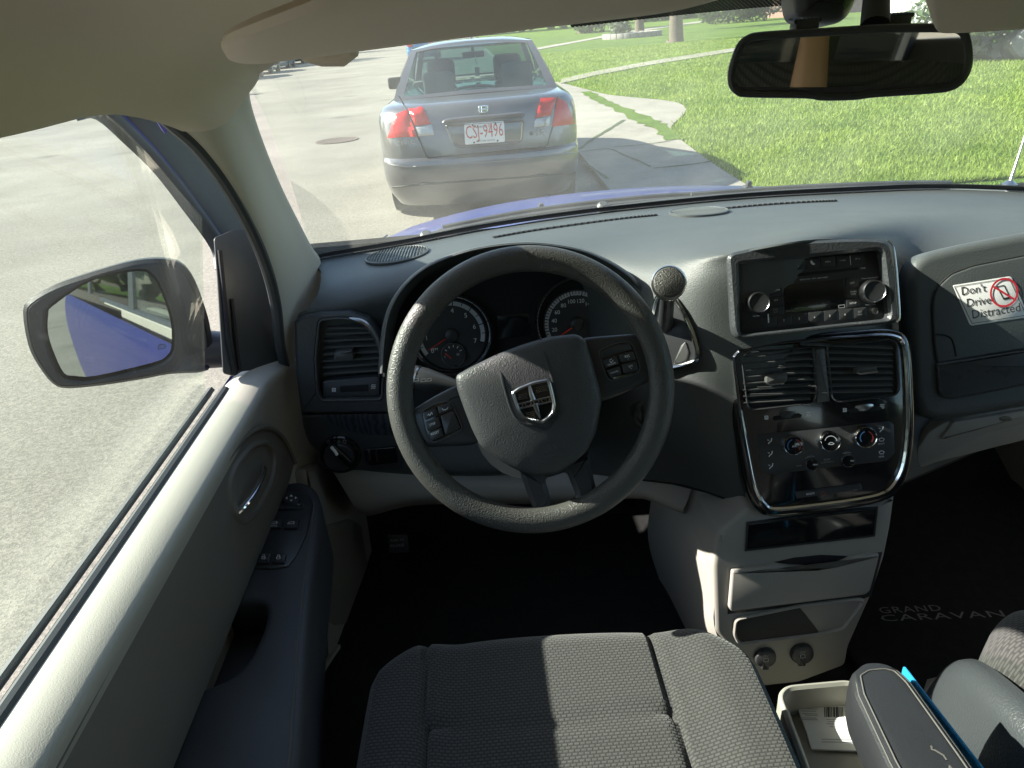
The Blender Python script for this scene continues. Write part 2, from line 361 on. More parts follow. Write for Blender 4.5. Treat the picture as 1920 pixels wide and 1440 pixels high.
def sheet(name, pts, z, m, zb=None):
    bm = B(); P = ccw(pts)
    t = [bm.verts.new((x, y, z)) for x, y in P]; bm.faces.new(t)
    if zb is not None:
        b = [bm.verts.new((x, y, zb)) for x, y in P]; ringf(bm, b, t)
    return struct(name, bm, m)
sheet('ground', [(-400, -300), (400, -300), (400, 600), (-400, 600)], -.03, M['lawn'])
sheet('road', [(-13.2, -80), (1.15, -80), (1.15, 25), (.6, 60), (-1.5, 300), (-34, 300), (-19.6, 100), (-16.2, 60), (-14.4, 40), (-13.4, 20)], 0, M['asphalt'])
GZ = .06
def gp(px, py): q = atz(px, py, GZ); return (q.x, q.y)
sidewalk = [(1.15, -30), (2.35, -30), (2.35, 4)] + [gp(1390, 340), gp(1345, 312), gp(1280, 265), gp(1252, 241), gp(1292, 205), gp(1270, 190), gp(1140, 178), gp(1052, 155)] + [(1.35, 24), (1.0, 40), (.7, 60), (.55, 60), (1.15, 25)]
sidewalk = rnd(sidewalk, .55, 4)
sheet('sidewalk', sidewalk, GZ, M['concrete'], -.02)
sheet('lawn', [(1.75, -60), (60, -60), (60, 300), (-.6, 300), (.75, 60), (1.1, 40), (1.42, 24)], .045, M['lawn'], -.02)
sheet('far_lawn', [(-60, -80), (-13.4, -80), (-13.6, 20), (-14.6, 40), (-16.4, 60), (-19.8, 100), (-34.2, 300), (-90, 300)], .05, M['lawn'], -.02)
sheet('far_kerb', [(-13.4, -80), (-13.2, -80), (-13.4, 20), (-14.4, 40), (-16.2, 60), (-19.6, 100), (-34, 300), (-34.2, 300), (-19.8, 100), (-16.4, 60), (-14.6, 40), (-13.6, 20)], .09, M['concrete'], -.02)
# joints and cracks of the pavement are part of its look: thin grooves filled with grass
def gline(name, pts, wd, z, m):
    bm = B(); P = spl([V((x, y, 0)) for x, y in pts], 6); rows = []
    for i, p in enumerate(P):
        t = (P[min(i + 1, len(P) - 1)] - P[max(i - 1, 0)]).normalized(); q = V((-t.y, t.x, 0)); k = wd * (.6 + .8 * random.random()) / 2
        rows.append([p + q * k + V((0, 0, z)), p - q * k + V((0, 0, z))])
    grid(bm, rows); return bm
o = struct('pavement_joint_grass', gline('j', [gp(1098, 172), gp(1130, 190), gp(1165, 205), gp(1205, 224), gp(1240, 240), gp(1270, 262)], .28, GZ + .006, M['lawn']), M['lawn'])
bm = gline('c', [gp(1087, 280), gp(1110, 262), gp(1143, 242), gp(1170, 225)], .06, GZ + .005, None)
for pts in ([gp(1090, 285), gp(1118, 281), gp(1145, 280), gp(1172, 292), gp(1196, 301), gp(1220, 313)], [gp(1088, 300), gp(1110, 315), gp(1140, 335)], [gp(1150, 276), gp(1200, 272), gp(1262, 264)], [gp(1225, 316), gp(1300, 308), gp(1345, 300)]):
    b2 = gline('c', pts, .028, GZ + .005, None); me = bpy.data.meshes.new('x'); b2.to_mesh(me); b2.free(); bm.from_mesh(me); bpy.data.meshes.remove(me)
struct('pavement_cracks', bm, mat('crack_dark', (.055, .075, .03), .9, var=.4, vs=20))
# straight concrete garden paths across the lawns
sheet('garden_path', [gp(1052, 157), gp(1120, 141), gp(1220, 122), gp(1370, 98), gp(1480, 84), gp(1480, 79), gp(1370, 91.5), gp(1220, 115), gp(1120, 133.5), gp(1052, 149)], .075, M['concrete'], 0)
sheet('garden_path_far', [gp(1006, 94), gp(1080, 80), gp(1140, 69), gp(1190, 60), gp(1260, 50), gp(1330, 40), gp(1330, 37.5), gp(1260, 47), gp(1190, 57), gp(1140, 65.5), gp(1080, 77), gp(1006, 90)], .075, M['concrete'], 0)
# grass blades on the near lawn
bm = B()
poly = [p for p in sidewalk]
def inside(x, y, P):
    c = False
    for i in range(len(P)):
        (x1, y1), (x2, y2) = P[i - 1], P[i]
        if (y1 > y) != (y2 > y) and x < (x2 - x1) * (y - y1) / (y2 - y1) + x1: c = not c
    return c
vv = []; ff = []
rg = random.Random(3); cnt = 0
while cnt < 150000:
    d = 6 + 34 * rg.random() ** 1.7; lat = rg.uniform(.08, .95) * d
    x, y = lat, d
    if x < 1.9 or x > 22 or inside(x, y, poly): continue
    cnt += 1
    h = rg.uniform(.03, .07); a = rg.uniform(0, 6.283); wd = rg.uniform(.004, .008) * (1 + d * .06); lx, ly = rg.gauss(0, .03), rg.gauss(0, .03)
    n = len(vv); cx, sx = math.cos(a) * wd, math.sin(a) * wd
    vv += [(x - cx, y - sx, .04), (x + cx, y + sx, .04), (x + lx, y + ly, .045 + h)]; ff.append((n, n + 1, n + 2))
me = bpy.data.meshes.new('lawn_grass'); me.from_pydata(vv, [], ff); me.materials.append(M['blade'])
lg = bpy.data.objects.new('lawn_grass', me); COL.objects.link(lg); lg['kind'] = 'stuff'; bm.free()
tag(lg, 'short bright green grass blades of the front lawn beside the driveway', 'grass')
# belt of trees added all round to dim horizon light and reflections
bm = B(); rg2 = random.Random(8)
tvv = []; tff = []
for k in range(15000):
    a = rg2.uniform(0, 6.283); hmax = 9 + 3 * math.sin(a * 9) + 2 * math.sin(a * 23 + 1); r = rg2.uniform(105, 130); zc = hmax * rg2.random() ** .7; s = rg2.uniform(.7, 1.6)
    c = V((math.cos(a) * r, 30 + math.sin(a) * r, zc)); d1 = V((rg2.gauss(0, 1), rg2.gauss(0, 1), rg2.gauss(0, 1))).normalized(); d2 = d1.orthogonal().normalized(); n = len(tvv)
    tvv += [tuple(c + d1 * s), tuple(c + d2 * s * .8), tuple(c - d1 * s), tuple(c - d2 * s * .8)]; tff.append((n, n + 1, n + 2, n + 3))
me = bpy.data.meshes.new('added_tree_belt'); me.from_pydata(tvv, [], tff); me.materials.append(M['leaf']); bm.free()
tbelt = bpy.data.objects.new('added_tree_belt', me); COL.objects.link(tbelt); tbelt['kind'] = 'stuff'; tag(tbelt, 'distant belt of dark trees added all round to dim the bright horizon', 'trees')
# manhole cover in the road
mh = atz(632, 264, 0); bm = B(); fr = Fr((mh.x, mh.y, .004), (0, 0, 1), (0, 1, 0)); lathe(bm, [(.36, 0), (.36, .008), (.33, .01), (.32, .006)], fr, 0, 0, 40)
for k in range(-4, 5): box(bm, (mh.x + k * .065, mh.y, .011), (.025, .55 * math.sqrt(max(.05, 1 - (k / 5) ** 2)), .006))
tag(obj('manhole_cover', bm, M['iron']), 'round rusty manhole cover set in the pale road', 'manhole cover')

# ------------------------------------------------------------------ plants
def leaves(bm, c, rad, n, s, rgn, squash=1.0, shellk=.55):
    for _ in range(n):
        while True:
            p = V((rgn.uniform(-1, 1), rgn.uniform(-1, 1), rgn.uniform(-1, 1)))
            if shellk < p.length < 1: break
        q = V(c) + V((p.x * rad[0], p.y * rad[1], p.z * rad[2]))
        a = V((rgn.gauss(0, 1), rgn.gauss(0, 1), rgn.gauss(0, 1))).normalized(); b = a.orthogonal().normalized(); k = s * rgn.uniform(.6, 1.4)
        vs = [bm.verts.new(q + a * k), bm.verts.new(q + b * k * .5), bm.verts.new(q - a * k), bm.verts.new(q - b * k * .5)]
        bm.faces.new(vs)
def trunk(bm, base, h, r, rgn, limbs=5):
    b = V(base); pts = [b + V((0, 0, -.1)), b + V((0, 0, .08)), b + V((rgn.gauss(0, .03), rgn.gauss(0, .03), h * .35)), b + V((rgn.gauss(0, .1), rgn.gauss(0, .1), h * .7)), b + V((rgn.gauss(0, .2), rgn.gauss(0, .2), h))]
    P = spl(pts, 5); tube(bm, P, [r * (1.35 if i < 3 else 1.12 if i < 5 else 1) * (1 - .5 * i / len(P)) for i in range(len(P))], 14)
    for k in range(limbs):
        a = k * 6.283 / limbs + rgn.uniform(-.4, .4); s = pts[3]; e = s + V((math.cos(a) * h * .4, math.sin(a) * h * .4, h * rgn.uniform(.25, .55)))
        m_ = (s + e) / 2 + V((0, 0, -.1 * h * .3)); P = spl([s, m_, e], 4); tube(bm, P, [r * .45 * (1 - .75 * i / len(P)) for i in range(len(P))], 8)
def tree(label, base, h, r, crown_r, n, seed, group=None, lift=1.25, ls=.16):
    rgn = random.Random(seed); t = thing('tree', label, 'tree', base, group)
    bm = B(); trunk(bm, base, h, r, rgn); obj('trunk', bm, M['bark'], t)
    bm = B()
    for k in range(7):
        a = rgn.uniform(0, 6.283); q = rgn.uniform(.1, .75) * crown_r
        leaves(bm, (base[0] + math.cos(a) * q, base[1] + math.sin(a) * q, base[2] + h * lift + rgn.uniform(-.4, .6) * crown_r * .6), (crown_r * .6, crown_r * .6, crown_r * .42), n // 7, ls, rgn, shellk=.3)
    obj('crown', bm, M['leaf'], t); return t
def shrub(name, label, c, rad, n, ls, seed, m='leaf', stems=True, group=None):
    rgn = random.Random(seed); t = thing(name, label, 'shrub', (c[0], c[1], .05), group)
    bm = B(); leaves(bm, (c[0], c[1], c[2]), rad, n // 2, ls, rgn, shellk=.2)
    for k in range(5):
        a = rgn.uniform(0, 6.283); leaves(bm, (c[0] + math.cos(a) * rad[0] * .6, c[1] + math.sin(a) * rad[1] * .6, c[2] + rgn.uniform(-.3, .5) * rad[2]), (rad[0] * .5, rad[1] * .5, rad[2] * .55), n // 10, ls, rgn, shellk=.2)
    obj('foliage', bm, M[m], t)
    if stems:
        bm = B()
        for k in range(5):
            a = rgn.uniform(0, 6.283); tube(bm, [V((c[0], c[1], .0)), V((c[0] + math.cos(a) * rad[0] * .3, c[1] + math.sin(a) * rad[1] * .3, c[2])), V((c[0] + math.cos(a) * rad[0] * .6, c[1] + math.sin(a) * rad[1] * .6, c[2] + rad[2] * .5))], [.03, .02, .01], 6)
        obj('stem', bm, M['bark'], t)
    return t
tb = atz(1268, 79, .05); tree('tree with a thick bare grey trunk on the open lawn nearest the mirror', (tb.x, tb.y, .05), 4.2, .42, 3.6, 2600, 11, lift=1.35)
tb2 = atz(1192, 66, .05); tree('tree rising from the round stone planter on the lawn', (tb2.x + .3, tb2.y, .05), 4.6, .42, 3.8, 2600, 12, lift=1.4)
tb3 = atz(1092, 62, .05); tree('bushy tree with low foliage farthest along the lawn', (tb3.x, tb3.y, .05), 4.0, .6, 5.0, 2600, 13, lift=.95, ls=.25)
shrub('evergreen_shrub', 'dark evergreen shrub standing below the farthest tree on the lawn', (tb3.x + .5, tb3.y - 3, 1.5), (2.2, 2.2, 1.7), 1500, .22, 21)
# stone planter ring round the middle tree
bm = B(); pc = atz(1185, 70, .05)
for k in range(26):
    a = k * 6.283 / 26; box(bm, (pc.x + math.cos(a) * 1.9, pc.y + math.sin(a) * 1.9, .2), (.46, .3, .36), Matrix.Rotation(a + 1.57, 3, 'Z'), .03)
tag(obj('planter', bm, M['stone']), 'low round planter of pinkish stones round the middle tree', 'planter')
shrub('flowering_shrub', 'small pale grey-green shrub growing inside the stone planter', (pc.x - .9, pc.y - .3, .8), (.8, .8, .6), 500, .12, 22, 'leaf2')
# houses and what stands before them on the right
hp = atz(1400, 42, .05)
shrub('hedge_shrub', 'dark green shrub under the black dotted band left of the mirror mount', (hp.x + .5, hp.y + 2.5, 1.6), (4.2, 2.0, 1.8), 2600, .2, 23)
shrub('spiky_shrub', 'yellow-green spreading shrub beside the dark one by the far path', (atz(1330, 42, .05).x, atz(1330, 42, .05).y, .7), (1.2, 1.0, .7), 600, .15, 24, 'leaf2')
hb = thing('house', 'pale stucco house with concrete porch steps behind the mirror', 'house', (24, 34, 0))
bm = B(); box(bm, (30, 38, 2.8), (16, 8, 5.6)); obj('wall', bm, M['stucco'], hb)
bm = B(); rr = [[V((21.4, 33.4, 5.5)), V((38.6, 33.4, 5.5))], [V((21.4, 38, 7.8)), V((38.6, 38, 7.8))], [V((21.4, 42.6, 5.5)), V((38.6, 42.6, 5.5))]]; shell(bm, rr, .2); obj('roof', bm, M['brick'], hb)
bm = B()
for k in range(4): box(bm, (21.4, 31.2 + k * .42, .12 + k * .17), (3.6, .9 if k < 3 else 3.2, .2 + k * .34), None, .02)
obj('porch_steps', bm, M['stucco'], hb)
for (x0, z0, wd, ht) in ((24.5, 1.5, 1.8, 1.4), (29, 1.5, 2.2, 1.4), (33.5, 1.5, 1.8, 1.4)):
    bm = B(); P = [(x0, z0), (x0 + wd, z0), (x0 + wd, z0 + ht), (x0, z0 + ht)]; fr = Fr((0, 33.97, 0), (0, -1, 0)); ringslab(bm, inset(P, -.12), P, fr, -.05, .05); wf = obj('window', bm, M['stucco'], hb)
    bm = B(); slab(bm, P, fr, -.02, .0, 0); obj('pane', bm, M['screen'], wf)
bm = B(); fr = Fr((0, 33.97, 0), (0, -1, 0)); slab(bm, [(22.3, .75), (23.3, .75), (23.3, 2.8), (22.3, 2.8)], fr, -.02, .03, .01); obj('door', bm, M['brick'], hb)
for i, (px, py, s) in enumerate(((1693, 24, .42), (1660, 26, .35))):
    q = atz(px, py, .05); t = thing('planter_pot', ['tall white garden pot standing by the porch steps', 'smaller grey garden pot left of the white one'][i], 'planter', (q.x, q.y, .05))
    fr = Fr((q.x, q.y, .05), (0, 0, 1), (0, 1, 0)); bm = B(); lathe(bm, [(s * .35, 0), (s * .5, .2), (s * .62, .9), (s * .7, 1.0), (s * .6, 1.0), (s * .5, .85)], fr, 0, 0, 24); obj('pot', bm, M['stucco'], t)
    bm = B(); leaves(bm, (q.x, q.y, 1.25), (s * .9, s * .9, .4), 200, .12, random.Random(40 + i), shellk=.1); obj('foliage', bm, M['leaf2'], t)
hb2 = thing('house', 'dark brick house half hidden by trees farther down the street', 'house', (34, 76, 0))
bm = B(); box(bm, (38, 80, 2.8), (14, 8, 5.6)); obj('wall', bm, M['brick'], hb2)
bm = B(); shell(bm, [[V((30.4, 75.4, 5.5)), V((45.6, 75.4, 5.5))], [V((30.4, 80, 7.8)), V((45.6, 80, 7.8))], [V((30.4, 84.6, 5.5)), V((45.6, 84.6, 5.5))]], .2); obj('roof', bm, M['taupe'], hb2)
for x0 in (32.5, 36.5, 40.5):
    bm = B(); fr = Fr((0, 75.97, 0), (0, -1, 0)); P = [(x0, 1.4), (x0 + 1.8, 1.4), (x0 + 1.8, 2.8), (x0, 2.8)]; ringslab(bm, inset(P, -.12), P, fr, -.05, .05); wf = obj('window', bm, M['stucco'], hb2)
    bm = B(); slab(bm, P, fr, -.02, 0, 0); obj('pane', bm, M['screen'], wf)
# rockery and shrub to the right of the mirror
q = atz(1905, 118, .05)
rgn = random.Random(5)
for i, (px, py, sx, sz, lb) in enumerate(((1865, 112, .5, .42, 'dark weathered rock leaning left beside the mirror'), (1905, 108, .75, .5, 'flat-topped grey block stone under the right sun visor'), (1940, 112, .7, .55, 'large grey stone at the right edge of the rockery'))):
    c = atz(px, py, .05); bm = B(); bmesh.ops.create_icosphere(bm, subdivisions=3, radius=1)
    for v in bm.verts:
        k = 1 + .16 * math.sin(v.co.x * 5 + i) + .12 * math.sin(v.co.y * 7 + 2 * i) + rgn.gauss(0, .02)
        mx_ = max(abs(v.co.x), abs(v.co.y), abs(v.co.z)); k *= .55 + .45 / (mx_ + .2)
        v.co = V((c.x + v.co.x * k * sx * .6, c.y + .4 + v.co.y * k * .45, .05 + max(-.05, sz * .55 + v.co.z * k * sz * .6)))
    tag(obj('rock', bm, M['stone']), lb, 'rock', 'rockery stones by the lawn')
shrub('juniper_shrub', 'leafy green juniper shrub behind the rockery stones', (q.x + .4, q.y + 1.5, .85), (1.9, .9, .75), 1700, .09, 25, 'leaf')
tree('leafy yard tree standing beyond the rockery at the right edge', (q.x + 2.8, q.y + 1.2, .05), 3.4, .2, 2.6, 2400, 14, lift=1.25)
shrub('juniper_shrub', 'dark low shrub tucked between the rocks', (atz(1850, 95, .05).x, atz(1850, 95, .05).y, .35), (.6, .5, .4), 500, .07, 26, 'leaf')
# far side of the street
tl = [(-19, 60), (-24, 38), (-21, 84), (-27, 20), (-16.5, 2), (-17.5, -9), (-21, -20)]
lab = ['broad tree on the far side lawn behind the parked cars', 'broad tree across the road left of the parked cars', 'farthest broad tree across the road', 'large tree across the road beside the driver window', 'tree seen in the door mirror directly across the road', 'second tree reflected in the door mirror', 'third tree reflected in the door mirror']
for i, (x, y) in enumerate(tl): tree(lab[i], (x, y, .05), 4.2, .3, 4.2, 1700, 60 + i, 'trees across the road', lift=1.2, ls=.24)
for i, (x, y) in enumerate(((-14.6, -9), (-15.2, -15.5), (-14.2, -22), (-13.8, -31))):  # conifers added to darken the left half of the door mirror's reflection
    shrub('added_conifer', 'tall dark conifer added across the road to darken the reflection, ' + ['nearest of four in the door mirror', 'second of four in the door mirror', 'third of four in the door mirror', 'farthest of four in the door mirror'][i], (x, y, 2.6), (2.4, 3.0, 2.8), 1500, .3, 70 + i, 'leaf', group='conifers added to darken the door mirror')
hl = atz(120, 214, .05)
shrub('hedge_shrub', 'dark hedge across the road at the top of the driver window', (hl.x - 2, hl.y + 3, .9), (6, 1.2, 1.0), 1500, .2, 27)
# ================================================================== cars
def arcpts(cx, cy, r, a0, a1, k): return [(cx + r * math.cos(a0 + (a1 - a0) * i / k), cy + r * math.sin(a0 + (a1 - a0) * i / k)) for i in range(k + 1)]
def plan(yr, yf, hw, rr=.30, rf=.34, bow=.05, k=7):       # plan outline of a car body at one height, x sideways, y forwards
    P = []
    P += arcpts(hw - rr, yr + rr + bow, rr, 0, -math.pi / 2 + .12, k)
    n = 6
    a = P[-1]
    for i in range(1, n): t = i / n; x = a[0] * (1 - 2 * t); P.append((x, yr + bow * (x / hw) ** 2))
    P += [(-x, y) for x, y in P[:k + 1][::-1]]
    Q = [(-x, y) for x, y in arcpts(hw - rf, yf - rf, rf, 0, math.pi / 2 - .15, k)]
    P += Q
    for i in range(1, n): t = i / n; x = Q[-1][0] * (1 - 2 * t); P.append((x, yf - bow * .6 * (x / hw) ** 2 + .02))
    P += [(-x, y) for x, y in Q[::-1]]
    return P
LV = [(.19, .14, 4.28, .77), (.30, .05, 4.39, .82), (.42, .005, 4.44, .842), (.555, 0, 4.44, .848), (.585, .012, 4.43, .848), (.605, .045, 4.40, .846), (.70, .055, 4.36, .848), (.80, .075, 4.28, .846), (.88, .095, 4.05, .842), (.945, .115, 3.75, .825), (.985, .15, 3.45, .795), (1.005, .22, 3.25, .74)]
def lvl(z):
    for i in range(1, len(LV)):
        if z <= LV[i][0]:
            a, b = LV[i - 1], LV[i]; t = (z - a[0]) / (b[0] - a[0]); return [a[j] * (1 - t) + b[j] * t for j in range(4)]
    return LV[-1]
M['carpaint'] = mat('grey_car_paint', (.135, .132, .140), .3, .6, coat=1, wear=.04)
M['cardark'] = mat('car_cabin_dark', (.03, .032, .034), .7)
M['seatgrey'] = mat('car_seat_grey', (.16, .165, .17), .85, bump=('noise', 300, .3, .002))
M['lampred'] = mat('lamp_red', (.50, .008, .010), .22, coat=.25, bump=('grain', 60, .35, .004))
M['lampwhite'] = mat('lamp_clear', (.42, .42, .41), .2, .3, coat=.3, bump=('grain', 45, .5, .005))
M['carglass'] = glass('car_glass', (.62, .74, .72), .09)
def car_shell(name, label, paint, loc, group=None, rot=0):
    t = thing(name, label, 'car', loc, group)
    bm = B(); rows = [[V((x, y, z)) for x, y in plan(yr, yf, hw)] for z, yr, yf, hw in LV]
    vs = grid(bm, rows, closed=True); bm.faces.new(vs[-1]); bm.faces.new(vs[0][::-1])
    body = local(obj('body', bm, paint), t)
    A = dict(zb=1.0, zt=1.385); gb = dict(yr=.80, yf=3.40, hw=.735); gt = dict(yr=1.38, yf=2.68, hw=.575)
    cs = {}
    for k, d, z in (('b', gb, 1.0), ('t', gt, 1.385)):
        cs[k] = [V((-d['hw'], d['yr'], z)), V((d['hw'], d['yr'], z)), V((d['hw'], d['yf'], z)), V((-d['hw'], d['yf'], z))]
    def bil(q, u, v): return q[0] * (1 - u) * (1 - v) + q[1] * u * (1 - v) + q[2] * u * v + q[3] * (1 - u) * v
    faces = {'rear': (0, 1, .055, .055, .06, .07, 1), 'right': (1, 2, .10, .12, .05, .1, 2), 'front': (2, 3, .05, .05, .05, .06, 1), 'left': (3, 0, .12, .10, .05, .1, 2)}
    fb = B(); gl = []
    for nm, (i, j, l, r, bt, tp, nw) in faces.items():
        q = [cs['b'][i], cs['b'][j], cs['t'][j], cs['t'][i]]; nrm = (q[1] - q[0]).cross(q[3] - q[0]).normalized()
        bow = .05 if nw == 1 else .02
        def S(u, v, off=0): return bil(q, u, v) + nrm * (bow * 4 * u * (1 - u) * (.3 + .7 * v) + .03 * 4 * v * (1 - v) * .5 + off)
        us = [0, l, 1 - r, 1] if nw == 1 else [0, l, .47, .53, 1 - r, 1]
        holes = [(us[1], us[2])] if nw == 1 else [(us[1], us[2]), (us[3], us[4])]
        def patch(bmx, u0, u1, v0, v1, off=0, n=8):
            grid(bmx, [[S(u0 + (u1 - u0) * a / n, v0 + (v1 - v0) * b / 4, off) for a in range(n + 1)] for b in range(5)])
        patch(fb, 0, 1, 0, bt, n=12); patch(fb, 0, 1, 1 - tp, 1, n=12)
        xs = [0] + [z for h in holes for z in h] + [1]
        for a in range(0, len(xs), 2): patch(fb, xs[a], xs[a + 1], bt, 1 - tp, n=2)
        for (a, b_) in holes:
            g = B(); rows = [[S(a - .004 + (b_ - a + .008) * m / 10, bt - .01 + (1 - tp - bt + .02) * k / 5, -.006) for m in range(11)] for k in range(6)]; shell(g, rows, .005)
            gl.append((nm, g))
    rf = [[V((0, 0, 0))]]
    loops = [[S2 for S2 in cs['t']]]
    # roof: crowned sheet over the top loop
    rows = []
    for k in range(9):
        v = k / 8; y = gt['yr'] + (gt['yf'] - gt['yr']) * v
        rows.append([V((-gt['hw'] + 2 * gt['hw'] * m / 12, y - .05 * (1 - abs(2 * m / 12 - 1) ** 2) * (1 - 2 * v), 1.385 + .05 * (1 - (2 * v - 1) ** 4) * (1 - abs(2 * m / 12 - 1) ** 4) + .004)) for m in range(13)])
    shell(fb, rows, .02)
    local(obj('roof', fb, paint), t)
    for nm, g in gl: local(obj({'rear': 'rear_window', 'front': 'windscreen'}.get(nm, 'side_window'), g, M['carglass']), t)
    for sx in (-1, 1):
        for yw in (.92, 3.55):
            fr = Fr((sx * .70, yw, .315), (sx, 0, 0)); bm = B(); lathe(bm, [(.2, -.09), (.29, -.09), (.312, -.06), (.315, .1), (.30, .15), (.2, .16), (.19, .13)], fr, 0, 0, 32); wl = local(obj('wheel', bm, M['rubber']), t)
            bm = B(); lathe(bm, [(.2, .12), (.19, .155), (.15, .14), (.06, .15), (.03, .155)], fr, 0, 0, 24); local(obj('rim', bm, M['satin']), wl)
    bm = B()
    for sx in (-1,):
        box(bm, (sx * .93, 3.05, 1.02), (.20, .09, .13), Matrix.Rotation(.12, 3, 'Z'), .03); box(bm, (sx * .81, 3.08, .98), (.1, .05, .05), None, .01)
    local(obj('door_mirror', bm, M['cardark']), t)
    return t, body
def local(o, t):                                 # parent without moving: geometry is in the thing's own axes
    o.parent = t; o.matrix_parent_inverse = Matrix.Identity(4); return o
CX, CY = -.045, 6.05
civ, cbody = car_shell('sedan', 'grey four-door sedan with red tail lamps parked directly ahead', M['carpaint'], (CX, CY, 0))
def rear(x, z, off=0):
    yr, hw = lvl(z)[1], lvl(z)[3]; rr = .30; bow = .05; ax = abs(x)
    if ax < hw - rr: return yr + bow * (x / hw) ** 2 - off
    k = min(1, (ax - (hw - rr)) / rr); return yr + bow + rr - rr * math.sqrt(max(0, 1 - k * k)) - off
def drape(px, py, off=.004):                     # where the sight line through a pixel meets the sedan's tail
    d = ray(px, py); t = (CY - .1) / d.y
    for _ in range(400):
        p = CAM + d * t
        x, z = p.x - CX, p.z
        if p.y - CY >= rear(x, min(max(z, .2), 1.0), off): break
        t += .003
    return V((x, p.y - CY, z))
def quad(bm, tl, tr, br, bl, off=.006, n=8, th=.02):
    rows = []
    for i in range(n + 1):
        v = i / n; r = []
        for j in range(n + 1):
            u = j / n; a = V(tl) * (1 - u) + V(tr) * u; b = V(bl) * (1 - u) + V(br) * u; p = a * (1 - v) + b * v
            e = min(u, 1 - u, v, 1 - v); r.append(drape(p.x, p.y, off + .012 * min(1, e * 6)))
        rows.append(r)
    shell(bm, rows[::-1], th)
def civpart(name, bm, m, par=None): return local(obj(name, bm, m), par or civ)
# tail lamps: red outer and inner lens with a clear reversing lens
for red_o, red_i, wh in (((740, 215), (763, 205), (782, 256), (726, 259)), ((765, 204), (791, 199), (808, 232), (778, 236)), ((779, 238), (810, 234), (814, 253), (785, 256))), (((1045, 182), (1062, 191), (1079, 232), (1035, 238)), ((1014, 184), (1044, 182), (1033, 216), (1004, 221)), ((1004, 223), (1032, 218), (1030, 236), (1001, 239))):
    bm = B(); quad(bm, *red_o); tlp = civpart('tail_lamp', bm, M['lampred'])
    bm = B(); quad(bm, *red_i); civpart('lamp_lens', bm, M['lampred'], tlp)
    bm = B(); quad(bm, *wh); civpart('reversing_lamp', bm, M['lampwhite'], tlp)
def dtube(pts, r, name, m, off=.002, flat=1):
    bm = B(); P = []
    for i in range(1, len(pts)):
        for k in range(8): t = k / 8; P.append(drape(pts[i - 1][0] * (1 - t) + pts[i][0] * t, pts[i - 1][1] * (1 - t) + pts[i][1] * t, off))
    P.append(drape(*pts[-1], off)); tube(bm, P, r, 8, flat=flat); return civpart(name, bm, m)
dtube([(748, 180), (764, 208), (784, 258), (800, 294), (806, 296), (900, 287), (1020, 276), (1026, 272), (1036, 238), (1045, 182)], .006, 'boot_seam', M['black'], .0)
dtube([(736, 351), (800, 345), (907, 337), (1000, 331), (1077, 323)], .008, 'bumper_groove', M['cardark'], .001)
# number plate recess, grip bar, plate
bm = B(); rec = [(834, 234), (984, 223), (981, 264), (972, 270), (862, 278), (848, 272)]
fr = Fr((CX, CY + .048, .84), (0, -1, .05)); RP = rnd(ccw(fr.px(rec, .012)), .02); ringslab(bm, RP, inset(RP, .022), fr, -.03, .014, .008, hin=-.01); civpart('plate_recess', bm, M['carpaint'])
cb = bpy.data.objects['plate_recess']
for v in cb.data.vertices: v.co -= V((CX, CY, 0))
def civfr(name, bm, m, par=None):                # geometry measured in the street, moved to the sedan's own axes
    o = civpart(name, bm, m, par)
    for v in o.data.vertices: v.co -= V((CX, CY, 0))
    return o
bm = B(); tube(bm, spl([fr.hit(x, y, .016) for x, y in ((831, 231), (838, 226), (870, 222), (907, 219), (945, 216), (976, 213), (984, 216))], 4), .018, 10, flat=.8); civfr('boot_handle', bm, M['carpaint'])
bm = B(); pslab(bm, rec, fr, -.03, .004, .001, .02); civfr('plate_backing', bm, M['carpaint'])
M['plate'] = mat('plate_white', (.66, .66, .66), .45); M['platered'] = mat('plate_red', (.48, .06, .05), .5)
bm = B(); pl_ = [(870, 232.5), (945, 226.5), (947, 266), (872, 271.5)]; pslab(bm, pl_, fr, .008, .014, .002, .012); plate = civfr('number_plate', bm, M['plate'])
bm = B(); txt(bm, 'CSJ-9496', fr, (874.5, 260.5), (944, 254.5), .0155, 1.75); civfr('plate_number', bm, M['platered'], plate)
bm = B(); txt(bm, 'Alberta', fr, (889, 240.5), (912, 238.5), .0155, 1.0); txt(bm, 'wild rose country', fr, (893, 266.2), (928, 263.6), .0155, 1.1); civfr('plate_text', bm, M['ink'], plate)
bm = B(); txt(bm, '05', fr, (915, 238.5), (923, 237.8), .0155, 1.1); civfr('plate_sticker', bm, M['platered'], plate)
bm = B()
for x, y in ((886, 234.5), (929, 231), (889, 267), (933, 263.5)): lathe(bm, [(.008, .014), (.006, .018)], fr, *fr.uv(x, y), seg=10)
civfr('plate_screw', bm, M['cardark'], plate)
